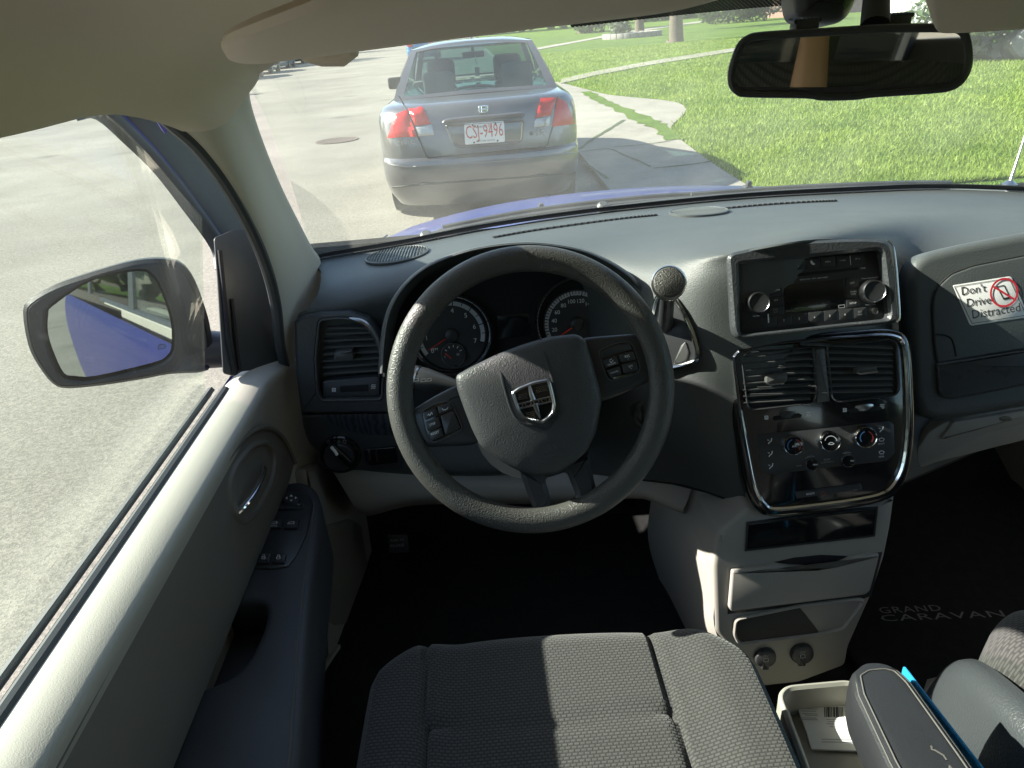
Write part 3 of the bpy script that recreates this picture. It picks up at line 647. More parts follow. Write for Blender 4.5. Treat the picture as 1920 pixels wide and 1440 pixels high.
# chrome badge: letter H in a rounded frame
f2 = Fr((CX, CY + .092, .93), (0, -1, .12)); bm = B()
O = f2.px([(896, 198), (916, 196.5), (915.5, 211), (898, 212.5)], .03); ringslab(bm, rnd(ccw(O), .02), rnd(ccw(inset(ccw(O), .012)), .015), f2, -.02, .03, .003)
for seg in (((901.5, 199.5), (902, 210.5)), ((911, 198.8), (910.5, 210)), ((901.8, 205.2), (911, 204.5))):
    tube(bm, [f2.hit(*seg[0], .028), f2.hit(*seg[1], .028)], .011, 8)
civfr('badge', bm, M['chrome'])
f3 = Fr((CX - .55, CY + .12, .72), (-.25, -1, .0)); bm = B(); txt(bm, 'CIVIC', f3, (743, 273.5), (779, 269.5), .02, .8, 1.2); civfr('lettering', bm, M['chrome'])
f4 = Fr((CX + .48, CY + .09, .78), (.1, -1, .0)); bm = B(); txt(bm, 'SE', f4, (1005, 254.5), (1022, 252.5), .014, .9, 1.1); civfr('trim_badge', bm, M['chrome'])
bm = B(); lathe(bm, [(.016, -.01), (.016, .012), (.010, .014)], f4, *f4.uv(996, 250), seg=16); civfr('boot_lock', bm, M['cardark'])
dtube([(732, 309), (760, 313), (800, 311), (907, 304), (1000, 296), (1084, 285)], .006, 'bumper_edge', M['satin'] if False else M['carpaint'], .004)
# aerial on the roof's far edge and the cabin seen through the rear glass
bm = B(); tube(bm, [V((.0, 2.5, 1.43)), V((.0, 2.47, 1.52))], .012, 8); civpart('aerial', bm, M['satin'])
bm = B(); box(bm, (0, .98, .99), (1.3, .42, .03), None, .01); civpart('parcel_shelf', bm, M['cardark'])
bm = B(); tube(bm, spl([V((-.17, .93, 1.0)), V((-.16, .93, 1.045)), V((0, .93, 1.06)), V((.16, .93, 1.045)), V((.17, .93, 1.0))], 5), .013, 8); civpart('brake_lamp', bm, M['cardark'])
def headrest(bm, x, y, z, wd, ht): box(bm, (x, y, z), (wd, .11, ht), Matrix.Rotation(-.15, 3, 'X'), .05)
for x, y, z, m in ((-.36, 2.35, 1.13, 'cardark'), (.36, 2.35, 1.13, 'cardark'), (-.34, 1.30, 1.06, 'seatgrey'), (.40, 1.28, 1.09, 'seatgrey')):
    bm = B(); headrest(bm, x, y, z, .30, .26); box(bm, (x, y + .05, z - .42), (.5, .14, .62), Matrix.Rotation(-.2, 3, 'X'), .05); civpart('seat', bm, M[m])
bm = B(); box(bm, (0, 2.72, 1.265), (.25, .03, .065), None, .015); box(bm, (0, 2.75, 1.31), (.03, .03, .06)); civpart('cabin_mirror', bm, M['cardark'])
bm = B(); box(bm, (.03, 2.66, 1.09), (.055, .006, .09), None, .002); tube(bm, [V((.03, 2.66, 1.13)), V((.02, 2.70, 1.25))], .003, 6); civpart('air_freshener', bm, mat('air_freshener_teal', (.35, .62, .58), .6))
bm = B(); box(bm, (0, 2.95, .93), (1.35, .5, .12), None, .04); civpart('dashboard', bm, M['cardark'])
bm = B(); box(bm, (0, 2.1, .6), (1.45, 2.5, .08)); civpart('cabin_floor', bm, M['cardark'])
# other parked cars (small in view: shell, glass and wheels)
def other(label, paint, loc, group=None, rz=0):
    t, b = car_shell('parked_car', label, paint, loc, group); t.rotation_euler = (0, 0, rz)
    bm = B(); box(bm, (0, 1.9, .62), (1.4, 2.2, .1)); local(obj('cabin_floor', bm, M['cardark']), t)
    for x, y in ((-.36, 2.3), (.36, 2.3)):
        bm = B(); headrest(bm, x, y, 1.13, .28, .22); local(obj('seat', bm, M['cardark']), t)
    for sx in (-1, 1):
        bm = B(); box(bm, (sx * .62, .08, .83), (.3, .08, .13), Matrix.Rotation(sx * .35, 3, 'Z'), .02); local(obj('tail_lamp', bm, M['lampred']), t)
        bm = B(); box(bm, (sx * .58, 4.27, .68), (.32, .12, .12), Matrix.Rotation(-sx * .35, 3, 'Z'), .02); local(obj('headlight', bm, M['lampwhite']), t)
    return t
other('bright blue car on the road beyond the grey sedan, only its roof showing', mat('light_blue_paint', (.03, .17, .36), .3, .3, coat=1), (-3.0, 43, .06))
pc0 = other('nearest silver car parked across the road, cut by the pillar', mat('silver_paint', (.33, .35, .38), .3, .6, coat=1), (-12.5, 43, 0), 'cars parked across the road', math.pi)
pc0.rotation_euler = (0, 0, math.pi + .095)
for i, (y, lb, pm) in enumerate(((49, 'second grey car in the row across the road', (.16, .18, .2)), (56, 'third pale car in the row across the road', (.45, .46, .46)), (64, 'farthest dark car in the row across the road', (.04, .045, .05)))):
    c = copy_tree(pc0); c.location = (-12.5 - .093 * (y - 43), y, 0); c['label'] = lb
    pm_ = mat('paint_%d' % i, pm, .3, .5, coat=1)
    for ch in c.children:
        if ch.name.split('.')[0] in ('body', 'roof'):
            ch.data = ch.data.copy(); ch.data.materials[0] = pm_
# ================================================================== the minivan we sit in
van = thing('minivan', 'blue minivan with grey and beige cabin, seen from its driver seat', 'minivan', (.40, -.6, 0))
VX = .40
def part(name, bm, m, par=None, **k): return obj(name, bm, M[m] if isinstance(m, str) else m, par or van, **k)
def mir(p): return V((2 * VX - p[0], p[1], p[2]))

# ---- windscreen
base_px = [(585, 488), (640, 478), (760, 458), (900, 431), (1050, 408), (1200, 390), (1400, 371), (1600, 360), (1760, 355)]
ws_base = [atz(x, y, 1.150) for x, y in base_px]
ws_base += [V((1.15, 1.41, 1.15)), V((1.20, 1.36, 1.15))]
ws_top = [aty(462, 150, .97), aty(490, 120, .97), aty(575, 98, .955), V((-.06, .945, 1.575)), V((.12, .935, 1.585)), V((.30, .93, 1.59)), V((.5, .93, 1.59)), V((.7, .935, 1.585)), V((.9, .95, 1.57)), V((1.02, .97, 1.53)), V((1.083, .97, 1.49))]
rows = []
for k in range(9):
    t = k / 8; rows.append([a * (1 - t) + b * t + V((0, .035, .03)) * (4 * t * (1 - t)) * .8 for a, b in zip(ws_base, ws_top)])
bm = B(); shell(bm, [spl(r, 4) for r in rows], .005); ws = part('windscreen', bm, 'wsglass')
# dotted black band along its top edge
m = glass('dots', (.9, .95, .9), .04); t_ = m.node_tree; N = t_.nodes; L = t_.links
tc = N.new('ShaderNodeTexCoord'); mp = N.new('ShaderNodeMapping'); mp.inputs['Rotation'].default_value = (0, 0, .785); mp.inputs['Scale'].default_value = (260, 260, 0)
L.new(tc.outputs['Object'], mp.inputs[0]); sp_ = N.new('ShaderNodeSeparateXYZ'); L.new(mp.outputs[0], sp_.inputs[0])
def mth(op, a, b=None):
    n = N.new('ShaderNodeMath'); n.operation = op
    for i, x in enumerate((a, b)):
        if x is None: continue
        if isinstance(x, (int, float)): n.inputs[i].default_value = x
        else: L.new(x, n.inputs[i])
    return n.outputs[0]
su = mth('ABSOLUTE', mth('SUBTRACT', mth('FRACT', sp_.outputs[0]), .5)); sv = mth('ABSOLUTE', mth('SUBTRACT', mth('FRACT', sp_.outputs[1]), .5))
dd = mth('SQRT', mth('ADD', mth('MULTIPLY', su, su), mth('MULTIPLY', sv, sv))); on = mth('LESS_THAN', dd, .43)
tr = N.new('ShaderNodeBsdfTransparent'); df = N.new('ShaderNodeBsdfDiffuse'); df.inputs[0].default_value = (.02, .02, .02, 1); mx = N.new('ShaderNodeMixShader')
L.new(on, mx.inputs[0]); L.new(tr.outputs[0], mx.inputs[1]); L.new(df.outputs[0], mx.inputs[2]); L.new(mx.outputs[0], N['Material Output'].inputs[0]); M['dots'] = m
bm = B(); R = []
for t in (.86, .91, .955, .99): R.append([a * (1 - t) + b * t + V((0, .035, .03)) * (4 * t * (1 - t)) * .8 - V((0, .008, .006)) for a, b in zip(ws_base[4:], ws_top[4:])])
shell(bm, [spl(r, 4) for r in R], .001); part('dotted_band', bm, 'dots', ws)
bm = B(); R = []
for t in (0.0, .012, .03): R.append([a * (1 - t) + b * t + V((0, -.004, .003)) for a, b in zip(ws_base, ws_top)])
shell(bm, [spl(r, 4) for r in R], .001); part('black_border', bm, 'rubber', ws)

# ---- roof lining
A = [(-.345, .87, 1.470), (-.318, .915, 1.463), tuple(aty(463, 150, .975)), tuple(aty(505, 104, .98)), (-.06, .965, 1.582), (.40, .935, 1.60)]
Bq = [(-.372, .762, 1.495), (-.352, .762, 1.53), (-.302, .77, 1.568), (-.2, .78, 1.605), (0, .78, 1.622), (.40, .78, 1.628)]
Cq = [(-.372, .595, 1.496), (-.355, .59, 1.540), (-.312, .58, 1.588), (-.2, .58, 1.622), (0, .58, 1.638), (.40, .58, 1.645)]
Dq = [(-.372, .3, 1.497), (-.357, .3, 1.545), (-.315, .3, 1.60), (-.2, .3, 1.632), (0, .3, 1.648), (.40, .3, 1.655)]
Eq = [(x, -.4, z) for x, y, z in Dq]; Gq = [(x, -2.6, z) for x, y, z in Dq]
rows = [[V(p) for p in r] + [mir(p) for p in r[:-1][::-1]] for r in (A, Bq, Cq, Dq, Eq, Gq)]
bm = B(); shell(bm, spgrid(rows, 6, 4), -.012); part('headliner', bm, 'cloth')
bm = B(); rr = [[V((-.42, y, 1.52)), V((-.30, y, 1.64)), V((-.05, y, 1.685)), V((.4, y, 1.70)), V((.85, y, 1.685)), V((1.1, y, 1.64)), V((1.22, y, 1.52))] for y in (-2.6, -1, 0, .5, .8, .93)]
rr.append([V((p.x if abs(p.x - .4) < .6 else p.x, 1.0, p.z - .07)) for p in rr[-1]]); shell(bm, spgrid(rr, 3, 4), .01); part('roof', bm, 'blue')
# ---- body sides behind the driver, tail, floor (they shut the cabin in; seen in the mirrors)
for s in (-1, 1):
    fx = (lambda p: V(p)) if s < 0 else mir
    bm = B(); prof = [(-.50, .30), (-.535, .55), (-.54, .80), (-.52, .95), (-.492, 1.015)]
    ys = [-2.6, -1.6, -.6, .3, .9, 1.3]; shell(bm, spgrid([[fx((x, y, z)) for x, z in prof] for y in ys], 3, 4), .006); bs = part('side_body', bm, 'blue')
    bm = B()
    for y0, y1, r in ((-.02, -.14, 0), (-1.32, -1.44, 0), (-2.48, -2.6, 0)):
        shell(bm, [[fx((-.474, y0, 1.06)), fx((-.472, y1, 1.06))], [fx((-.425, y0, 1.28)), fx((-.42, y1, 1.28))], [fx((-.385, y0, 1.51)), fx((-.38, y1, 1.51))]], .035)
    part('window_pillar', bm, 'rubber', bs)
    for y0, y1 in ((-.16, -1.30), (-1.46, -2.46)):
        bm = B(); shell(bm, [[fx((-.468, y0, 1.06)), fx((-.468, y1, 1.06))], [fx((-.42, y0, 1.28)), fx((-.42, y1, 1.28))], [fx((-.38, y0, 1.50)), fx((-.38, y1, 1.50))]], .004); part('rear_window', bm, glass('privacy_glass', (.16, .18, .17), .08), bs)
for s in (-1, 1):
    fx = (lambda p: V(p)) if s < 0 else mir
    bm = B(); shell(bm, spgrid([[fx((-.47 + .1 * max(0, y - 1.9), y, .96 - .10 * max(0, y - 1.7))), fx((-.53 + .08 * max(0, y - 1.9), y, .80)), fx((-.53 + .08 * max(0, y - 1.9), y, .55)), fx((-.51, y, .3))] for y in (1.28, 1.6, 2.0, 2.4, 2.66)], 3, 3), .006); part('front_wing', bm, 'blue')  # wing panels added to keep direct sun off the footwell floor
    bm = B(); box(bm, fx((-.44, 1.45, .68)), (.02, .55, .46)); part('kick_panel', bm, 'carpet')  # side panel added to block sun entering the footwell
bm = B(); box(bm, (VX, -2.62, .75), (1.8, .04, .9)); box(bm, (VX, -2.62, 1.56), (1.6, .04, .2)); part('tailgate', bm, 'tan')
bm = B(); box(bm, (VX, -.5, .44), (1.75, 4.2, .04)); part('floor', bm, 'carpet')
bm = B(); box(bm, (VX, 1.62, .62), (1.8, .04, 1.0)); box(bm, (VX, 1.45, .46), (1.75, .6, .06), Matrix.Rotation(.5, 3, 'X')); part('firewall', bm, 'carpet')
bm = B(); box(bm, (1.225, .45, .75), (.03, 2.1, .62)); part('passenger_door', bm, 'beige')
bm = B(); shell(bm, [[mir((-.468, 1.05, 1.06)), mir((-.468, -.02, 1.06))], [mir((-.42, .95, 1.28)), mir((-.42, -.02, 1.28))], [mir((-.38, .80, 1.50)), mir((-.38, -.02, 1.50))]], .004); part('passenger_window', bm, 'glass')
for s in (1,):
    bm = B(); shell(bm, [[mir((-.34, 1.40, 1.14)), mir((-.42, 1.15, 1.10))], [mir((-.32, 1.2, 1.32)), mir((-.40, 1.03, 1.30))], [mir((-.283, .97, 1.49)), mir((-.345, .87, 1.472))]], .02); part('pillar_trim', bm, 'beige')

# ---- front pillar, left
L_ = [((320, 228), .87), ((372, 275), .905), ((425, 345), .955), ((470, 425), 1.01), ((503, 505), 1.06), ((520, 575), 1.10), ((528, 650), 1.13), ((540, 700), 1.16)]
R2 = [((465, 150), .97), ((472, 200), 1.01), ((497, 275), 1.08), ((530, 355), 1.16), ((562, 420), 1.24), ((585, 465), 1.31), ((602, 495), 1.36), ((604, 560), 1.34)]
rows = []
for (a, ya), (b, yb) in zip(L_, R2):
    r = []
    for k in range(6):
        t = k / 5; yy = ya * (1 - t) + yb * t - .035 * math.sin(math.pi * min(1, t * 1.05)) ** .8
        r.append(aty(a[0] * (1 - t) + b[0] * t, a[1] * (1 - t) + b[1] * t, yy))
    r.append(r[-1] + V((-.02, .05, -.005)))
    rows.append(r)
bm = B(); shell(bm, spgrid(rows, 5, 4), -.008); part('pillar_trim', bm, 'beige')
bm = B(); P = [r[0] + V((-.004, .006, 0)) for r in rows]; P = spl([P[0] * 2 - P[1]] + P, 5); tube(bm, P, .009, 10); part('pillar_seal', bm, 'rubber')

# ---- driver's door
door = None
def prof(y):                                     # cross-section of the door trim (x, z) at a station along the car
    return [(-.468, 1.035), (-.460, 1.045), (-.444, 1.0545), (-.424, 1.056), (-.402, 1.050), (-.391, 1.038), (-.402, 1.0), (-.411, .95), (-.418, .86), (-.420, .78), (-.415, .70), (-.405, .60), (-.40, .45), (-.40, .36)]
rows = []
for y in (-.9, -.3, .2, .5, .8, 1.0, 1.08):
    rows.append([V((x, y, z)) for x, z in prof(y)])
rows.append([V((x + .012, 1.16, z - .012)) for x, z in prof(0)]); rows.append([V((x + .035, 1.24, z - .03)) for x, z in prof(0)]); rows.append([V((x + .045, 1.34, z - .05)) for x, z in prof(0)])
bm = B(); shell(bm, spgrid(rows, 5, 4), .01); door = part('driver_door', bm, 'doorvinyl')
# belt seals along the window, from the rear to the mirror corner
def strip(name, qs, m, y0=-.9, y1=1.03, th=.008, rise=0):
    bm = B(); shell(bm, [[V((x, y0, z)) for x, z in qs], [V((x, (y0 + y1) / 2, z)) for x, z in qs], [V((x, y1, z + rise)) for x, z in qs]], th); return part(name, bm, m, door)
strip('outer_seal', [(-.4785, 1.050), (-.474, 1.059), (-.468, 1.061), (-.464, 1.055)], 'rubber')
strip('glass_channel', [(-.464, 1.048), (-.459, 1.046), (-.455, 1.048)], 'black')
strip('inner_seal', [(-.457, 1.050), (-.454, 1.058), (-.449, 1.0605), (-.444, 1.059), (-.440, 1.054)], 'rubber')
GF = Fr((-.462, .5, 1.07), (.425, 0, .09), (0, 0, 1))   # plane of the door glass, leaning inwards towards the roof
ed = [((-420, 470), 0), ((0, 245), 0), ((100, 224), 0), ((187, 217), 0), ((240, 262), 0), ((297, 320), 0), ((350, 389), 0), ((385, 437), 0), ((402, 462), 0)]
e0 = [GF.hit(*p) for p, _ in ed]
gl_ = [p for p, _ in ed[1:]] + [(412, 560), (414, 640), (418, 745)]
bm = B(); P3 = [GF.P(*GF.uv(x, y)) for x, y in gl_]
P3 = [V((-.465, .96, 1.055))] + []
bot = [V((-.465, -.01, 1.055)), V((-.465, .3, 1.055)), V((-.465, .6, 1.055)), V((-.465, .85, 1.055)), V((-.465, .99, 1.055))]
zs = 1.5
def gx(z): return -.465 + (z - 1.055) * (.093 / .44)
top = [V((gx(1.5), -.01, 1.5)), V((gx(1.5), .3, 1.5)), V((gx(1.5), .6, 1.5)), V((gx(1.495), .76, 1.495)), V((gx(1.33), 1.02, 1.33))]
bm = B(); shell(bm, [spl([b * (1 - t) + a * t for b, a in zip(bot, top)], 5) for t in (0, .33, .66, 1)], .004); part('window', bm, 'glass', door)
# window frame: black rubber, a strip of blue paint, dark trim
f0 = [(150, 219), (187, 217), (243, 266), (297, 320), (350, 389), (402, 462), (412, 505)]
f1 = [(165, 207), (206, 206), (259, 254), (316, 318), (372, 390), (425, 470), (440, 520)]
f2_ = [(175, 203), (222, 203), (283, 262), (338, 328), (392, 402), (446, 480), (460, 520)]
f3_ = [(182, 196), (245, 186), (345, 225), (412, 282), (466, 354), (515, 432), (548, 515)]
def band(a, b, offa, offb, th, nm, m, bulge=.004):
    bm = B(); rows = []
    for p, q in zip(a, b):
        P0 = GF.hit(*p, offa); P1 = GF.hit(*q, offb); rows.append([P0 - GF.n * .006, P0, (P0 + P1) / 2 + GF.n * bulge, P1, P1 - GF.n * .012])
    shell(bm, spgrid(rows, 4, 3), th); return part(nm, bm, m, door)
band(f0, f1, .006, .014, .004, 'window_frame', 'rubber'); band(f1, [(x - 1, y + 1) for x, y in f2_], .013, .013, .002, 'paint_strip', 'blueshade', .001); band(f2_, f3_, .016, .034, .004, 'frame_trim', 'rubber', .008)
# black mirror corner
SF = Fr((-.440, 1.07, 1.07), (1, -.42, .20), (0, 0, 1))
bm = B(); pslab(bm, [(402, 446), (440, 430), (500, 430), (540, 520), (555, 610), (560, 690), (500, 690), (452, 697), (441, 706), (419, 700), (413, 600), (408, 520)], SF, -.0008, .001, .0006, .006); sail = part('mirror_corner', bm, 'rubber', door)
bm = B(); tube(bm, [SF.hit(x, y, .005) for x, y in ((412, 470), (421, 560), (428, 640), (441, 703))], .004, 8); tube(bm, [SF.hit(x, y, .005) for x, y in ((435, 560), (443, 640), (450, 694))], .003, 8); part('corner_seal', bm, 'black', sail)
# dark insert with the pull handle
DF = Fr((-.3985, .9, .95), (1, 0, .03), (0, 0, 1))
ins = [(-60, 1640), (97, 1440), (160, 1325), (230, 1200), (300, 1075), (363, 962), (405, 892), (445, 835), (478, 806), (508, 804), (533, 825), (553, 868), (566, 905), (585, 960), (500, 1240), (430, 1640)]
bm = B(); IU = DF.px(ins[1:12], .003) + [(y - .9, .853 - .95) for y in (1.045, .9, .6, .3, 0, -.4)] + [(-1.3, .853 - .95), (-1.3, DF.px(ins[1:2], .003)[0][1])]; slab(bm, rnd(ccw(IU), .01), DF, -.014, .003, .003); insert = part('door_insert', bm, 'taupe', door)
bm = B(); tube(bm, spl([DF.hit(x, y, .004) for x, y in ins[1:12]], 4), .0045, 8); part('insert_edge', bm, 'taupe', insert)
bm = B(); ringslab(bm, rnd(ccw(DF.px([(425, 905), (440, 865), (470, 830), (500, 822), (525, 845), (520, 900), (490, 960), (455, 990), (432, 965)], .003)), .02), rnd(ccw(DF.px([(437, 905), (450, 872), (474, 842), (497, 836), (514, 853), (508, 898), (482, 948), (455, 972), (441, 950)], .003)), .018), DF, -.02, .007, .004); part('handle_bowl', bm, 'taupe', insert)
bm = B(); tube(bm, spl([DF.hit(x, y, h) for x, y, h in ((492, 868, .004), (494, 885, .014), (487, 905, .019), (474, 928, .018), (458, 948, .012), (444, 961, .003))], 5), [.001, .002, .0027] + [.0032] * 23 + [.0027, .002, .001, .001, .001], 8, flat=1.5, up=(1, 0, 0)); part('door_handle', bm, 'chrome', door)
# armrest with pull cup
AF = Fr((-.36, .8, .85), (0, 0, 1), (0, 1, 0))
am = [(-.43, -.5), (-.43, 1.03), (-.408, 1.058), (-.375, 1.062), (-.345, 1.035), (-.325, .985), (-.313, .90), (-.302, .80), (-.288, .70), (-.268, .58), (-.250, .45), (-.24, .2), (-.24, -.5)]
def aw(pts): return [(x + .36, y - .8) for x, y in pts]
notch = [(-.43, .615), (-.375, .63), (-.356, .655), (-.350, .70), (-.353, .745), (-.368, .765), (-.43, .765)]
out = am[2:] + [am[0]] + notch + [am[1]]
out = [(-.43, 1.03), (-.408, 1.058), (-.375, 1.062), (-.345, 1.035), (-.325, .985), (-.313, .90), (-.302, .80), (-.288, .70), (-.268, .58), (-.250, .45), (-.24, .2), (-.24, -.5), (-.43, -.5), (-.43, .615), (-.375, .63), (-.356, .655), (-.350, .70), (-.353, .745), (-.368, .765), (-.43, .765)]
bm = B(); slab(bm, rnd(ccw(aw(out)), .02, 4), AF, -.11, 0, .010, 4); armr = part('armrest', bm, 'arm', door)
bm = B(); slab(bm, aw([(-.43, .58), (-.34, .58), (-.34, .79), (-.43, .79)]), AF, -.10, -.06, .002); part('pull_cup', bm, 'arm', armr)
st = [(x - .012, y) for x, y in out[4:12]]
bm = B()
P = spl([V((x, y, .8515)) for x, y in st], 6); tube(bm, P, .0012, 6)
part('seam', bm, 'thread', armr)
bm = B(); pslab(bm, [(533, 920), (566, 921), (583, 930), (586, 945), (575, 1000), (556, 1040), (540, 1061), (510, 1066), (475, 1064), (468, 1052), (478, 1025), (500, 970), (515, 932)], AF, -.004, .003, .002, .004); swp = part('switch_panel', bm, 'smooth', armr)
fr = AF
bm = B(); pslab(bm, pcirc(546, 934, 16, 10), AF, .002, .007, .002); part('mirror_switch', bm, 'smooth', door)
bm = B(); pslab(bm, [(520, 944), (568, 942), (568, 953), (519, 955)], AF, .002, .006, .002, .002); part('selector_switch', bm, 'smooth', door)
for q, nm in (([(508, 973), (530, 972), (527, 988), (503, 989)], 'window_switch'), ([(533, 972), (562, 971), (557, 989), (530, 989)], 'window_switch'), ([(485, 1036), (508, 1036), (505, 1054), (480, 1054)], 'lock_switch'), ([(511, 1036), (537, 1036), (533, 1053), (508, 1054)], 'lock_switch')):
    bm = B(); pslab(bm, q, AF, .002, .008, .003, .003); part(nm, bm, 'smooth', door)
bm = B()
for a, b, c in (((546, 927), (543, 931), (549, 931)), ((546, 940), (543, 937), (549, 937)), ((535, 934), (539, 931), (539, 936)), ((557, 933), (553, 931), (553, 936))):
    bm.faces.new([bm.verts.new(AF.P(*AF.uv(*z, .0075), .0075)) for z in (a, b, c)])
for dx, dy in ((0, 0), (32, 0)): pline(bm, [(507 + dx, 982 + dy), (519 + dx, 982 + dy), (519 + dx, 978 + dy), (510 + dx, 979 + dy), (507 + dx, 982 + dy)], AF, 1.0, .0085)
txt(bm, 'AUTO', AF, (506, 987), (519, 987), .0085)
for dx in (0, 28): pline(bm, [(491 + dx, 1044), (491 + dx, 1048), (497 + dx, 1048), (497 + dx, 1044), (491 + dx, 1044)], AF, 1.0, .0085); pline(bm, [(492 + dx, 1044), (493 + dx, 1040), (496 + dx, 1040), (496.5 + dx, 1044)], AF, .8, .0085)
pline(bm, [(516, 947), (518, 950)], AF, 1, .0035); pline(bm, [(558, 945), (562, 947)], AF, 1, .0066)
part('switch_symbols', bm, 'white', door)
# lower door: speaker grille and bottle pocket
LF = Fr((-.388, 1.1, .6), (1, -.12, .05), (0, 0, 1))
lowp = [(572, 880), (597, 868), (650, 915), (688, 960), (702, 1050), (711, 1180), (706, 1260), (690, 1320), (655, 1440), (640, 1600), (540, 1600), (560, 1440), (575, 1300), (588, 1130), (600, 1000)]
bm = B(); pslab(bm, lowp, LF, -.03, .004, .008, .01); lowd = part('lower_panel', bm, 'tan', door)
bm = B(); pslab(bm, [(612, 985), (655, 972), (678, 985), (690, 1060), (694, 1140), (684, 1164), (630, 1172), (610, 1160)], LF, .002, .006, .002, .01); part('speaker_grille', bm, mat('grille_tan', (.20, .19, .155), .7, bump=('grain', 700, 1, .001)), lowd)
bm = B(); PO = rnd(ccw(LF.px([(578, 1440), (584, 1340), (606, 1262), (640, 1212), (668, 1206), (690, 1240), (692, 1310), (672, 1400), (655, 1480), (590, 1490)], .01)), .02); ringslab(bm, inset(PO, -.008), PO, LF, .002, .014, .004); part('pocket_rim', bm, 'tan', lowd)
bm = B(); slab(bm, PO, LF, .003, .006, .001); part('door_pocket', bm, 'black', lowd)

# ---- door mirror
MF = Fr((-.62, 1.15, 1.13), (.30, -1, .06), (0, 0, 1))
ho = [(43, 583), (57, 560), (90, 540), (133, 523), (233, 493), (290, 485), (330, 490), (353, 507), (370, 537), (383, 573), (393, 607), (398, 650), (390, 694), (320, 701), (260, 712), (187, 723), (127, 728), (100, 720), (73, 687), (53, 647)]
P = ccw([tuple(p) for p in spl([V((a, b)) for a, b in MF.px(ho)], 3, True)])
bm = B(); prev = [bm.verts.new(MF.P(a, b, 0)) for a, b in P]; front = prev
c0 = MF.P(*[sum(z) / len(P) for z in zip(*P)])
for k in range(1, 7):
    t = k / 6 * math.pi / 2; cur = []
    for a, b in P:
        p = MF.P(a, b, 0); cur.append(bm.verts.new(c0 + (p - c0) * (.35 + .65 * math.cos(t)) - MF.n * (.10 * math.sin(t))))
    ringf(bm, prev, cur); prev = cur
bm.faces.new(prev[::-1])
Q = inset(P, .006); cur = [bm.verts.new(MF.P(a, b, .006)) for a, b in Q]; ringf(bm, front, cur)
gi = ccw([tuple(p) for p in spl([V((a, b)) for a, b in MF.px([(86, 590), (98, 568), (177, 519), (262, 503), (288, 513), (305, 540), (325, 600), (327, 648), (317, 670), (288, 685), (180, 711), (140, 711), (116, 703), (98, 670), (86, 627)])], 3, True)])
PO_ = Q; mh_ = part('door_mirror', bm, 'housing')
bm = B(); ringslab(bm, Q, gi, MF, .004, .0075, .003, hin=-.012); part('mirror_rim', bm, 'housing', mh_)
toc = (CAM - c0).normalized(); refl = V((.105, -1, -.10)).normalized(); gn = (toc + refl).normalized()
G2 = Fr(c0 - MF.n * .012 + toc * .012, gn, (0, 0, 1))
gpx = [(90, 590), (100, 572), (177, 523), (260, 508), (283, 517), (300, 540), (320, 600), (322, 647), (313, 667), (287, 680), (180, 705), (140, 705), (120, 700), (103, 667), (90, 627)]
bm = B(); slab(bm, ccw([tuple(p) for p in spl([V((a, b)) for a, b in G2.px(gpx)], 3, True)]), G2, -.003, 0, .0005, 1); part('mirror_glass', bm, 'mirror', mh_)
bm = B(); pline(bm, [(297, 655), (297, 649), (300, 646), (309, 646), (311, 650), (309, 653), (297, 655)], G2, 1.0, .0006)
for x in (300, 303.5, 307): pline(bm, [(x, 652), (x + .7, 648)], G2, .8, .0006)
part('heating_symbol', bm, 'ink', mh_)
bm = B(); arm_ = [MF.hit(x, y, -.03) for x, y in ((360, 655), (390, 655), (415, 655), (440, 650))]; tube(bm, arm_, [.045, .042, .040, .04], 16, flat=.8); part('mirror_arm', bm, 'housing', mh_)

# ---- bonnet, scuttle, wipers, aerial
def hz(x, y): return {0: 0}.get(1, 0) + 1.112 - .079 * max(0, (y - 1.7)) ** 1.0 - .06 * max(0, y - 2.05) ** 1.2 * 2.2 - .105 * abs((x - VX) / .9) ** 2.3 - (.05 * max(0, abs(x - VX) - .72) * 6)
rows = []
for k in range(15):
    y = 1.66 + k * .075; rows.append([V((VX + (j - 12) * .075, y - .10 * ((j - 12) / 12) ** 2, hz(VX + (j - 12) * .075, y))) for j in range(25)])
bm = B(); shell(bm, rows, .004); hood = part('bonnet', bm, 'blue')
bm = B(); rows = []
for k, (dy, z) in enumerate(((-.02, 1.138), (.03, 1.118), (.08, 1.112), (.12, 1.124))):
    rows.append([V((p.x, p.y + dy + .0, z - .05 * abs((p.x - VX) / .9) ** 2.3)) for p in ws_base])
shell(bm, [spl(r, 4) for r in rows], .01); cowl = part('scuttle_panel', bm, 'smooth')
bm = B()
for px_ in (((800, 447), (830, 436), (1000, 404), (1200, 380), (1330, 372)), ((1130, 393), (1300, 374), (1500, 360), (1700, 352), (1790, 352))):
    b2 = B(); P = [aty(x, y, 1.60 + .02 * i) for i, (x, y) in enumerate(px_)]; tube(b2, spl(P, 5), .008, 8); tube(b2, [p + V((0, .02, .008)) for p in spl(P[1:], 4)], .005, 6)
    lathe(b2, [(.012, -.01), (.014, .012), (.008, .018)], Fr(P[0], (0, -.5, 1), (0, 1, 0)), 0, 0, 12); part('wiper', b2, 'rubber')
bm.free()
for px_, py_ in ((1015, 386), (1404, 344), (826, 434)):
    p = aty(px_, py_, 1.80); bm = B(); box(bm, p, (.013, .016, .014), None, .004); box(bm, p + V((0, .006, -.012)), (.02, .024, .012), None, .003); part('washer_nozzle', bm, 'rubber', hood)
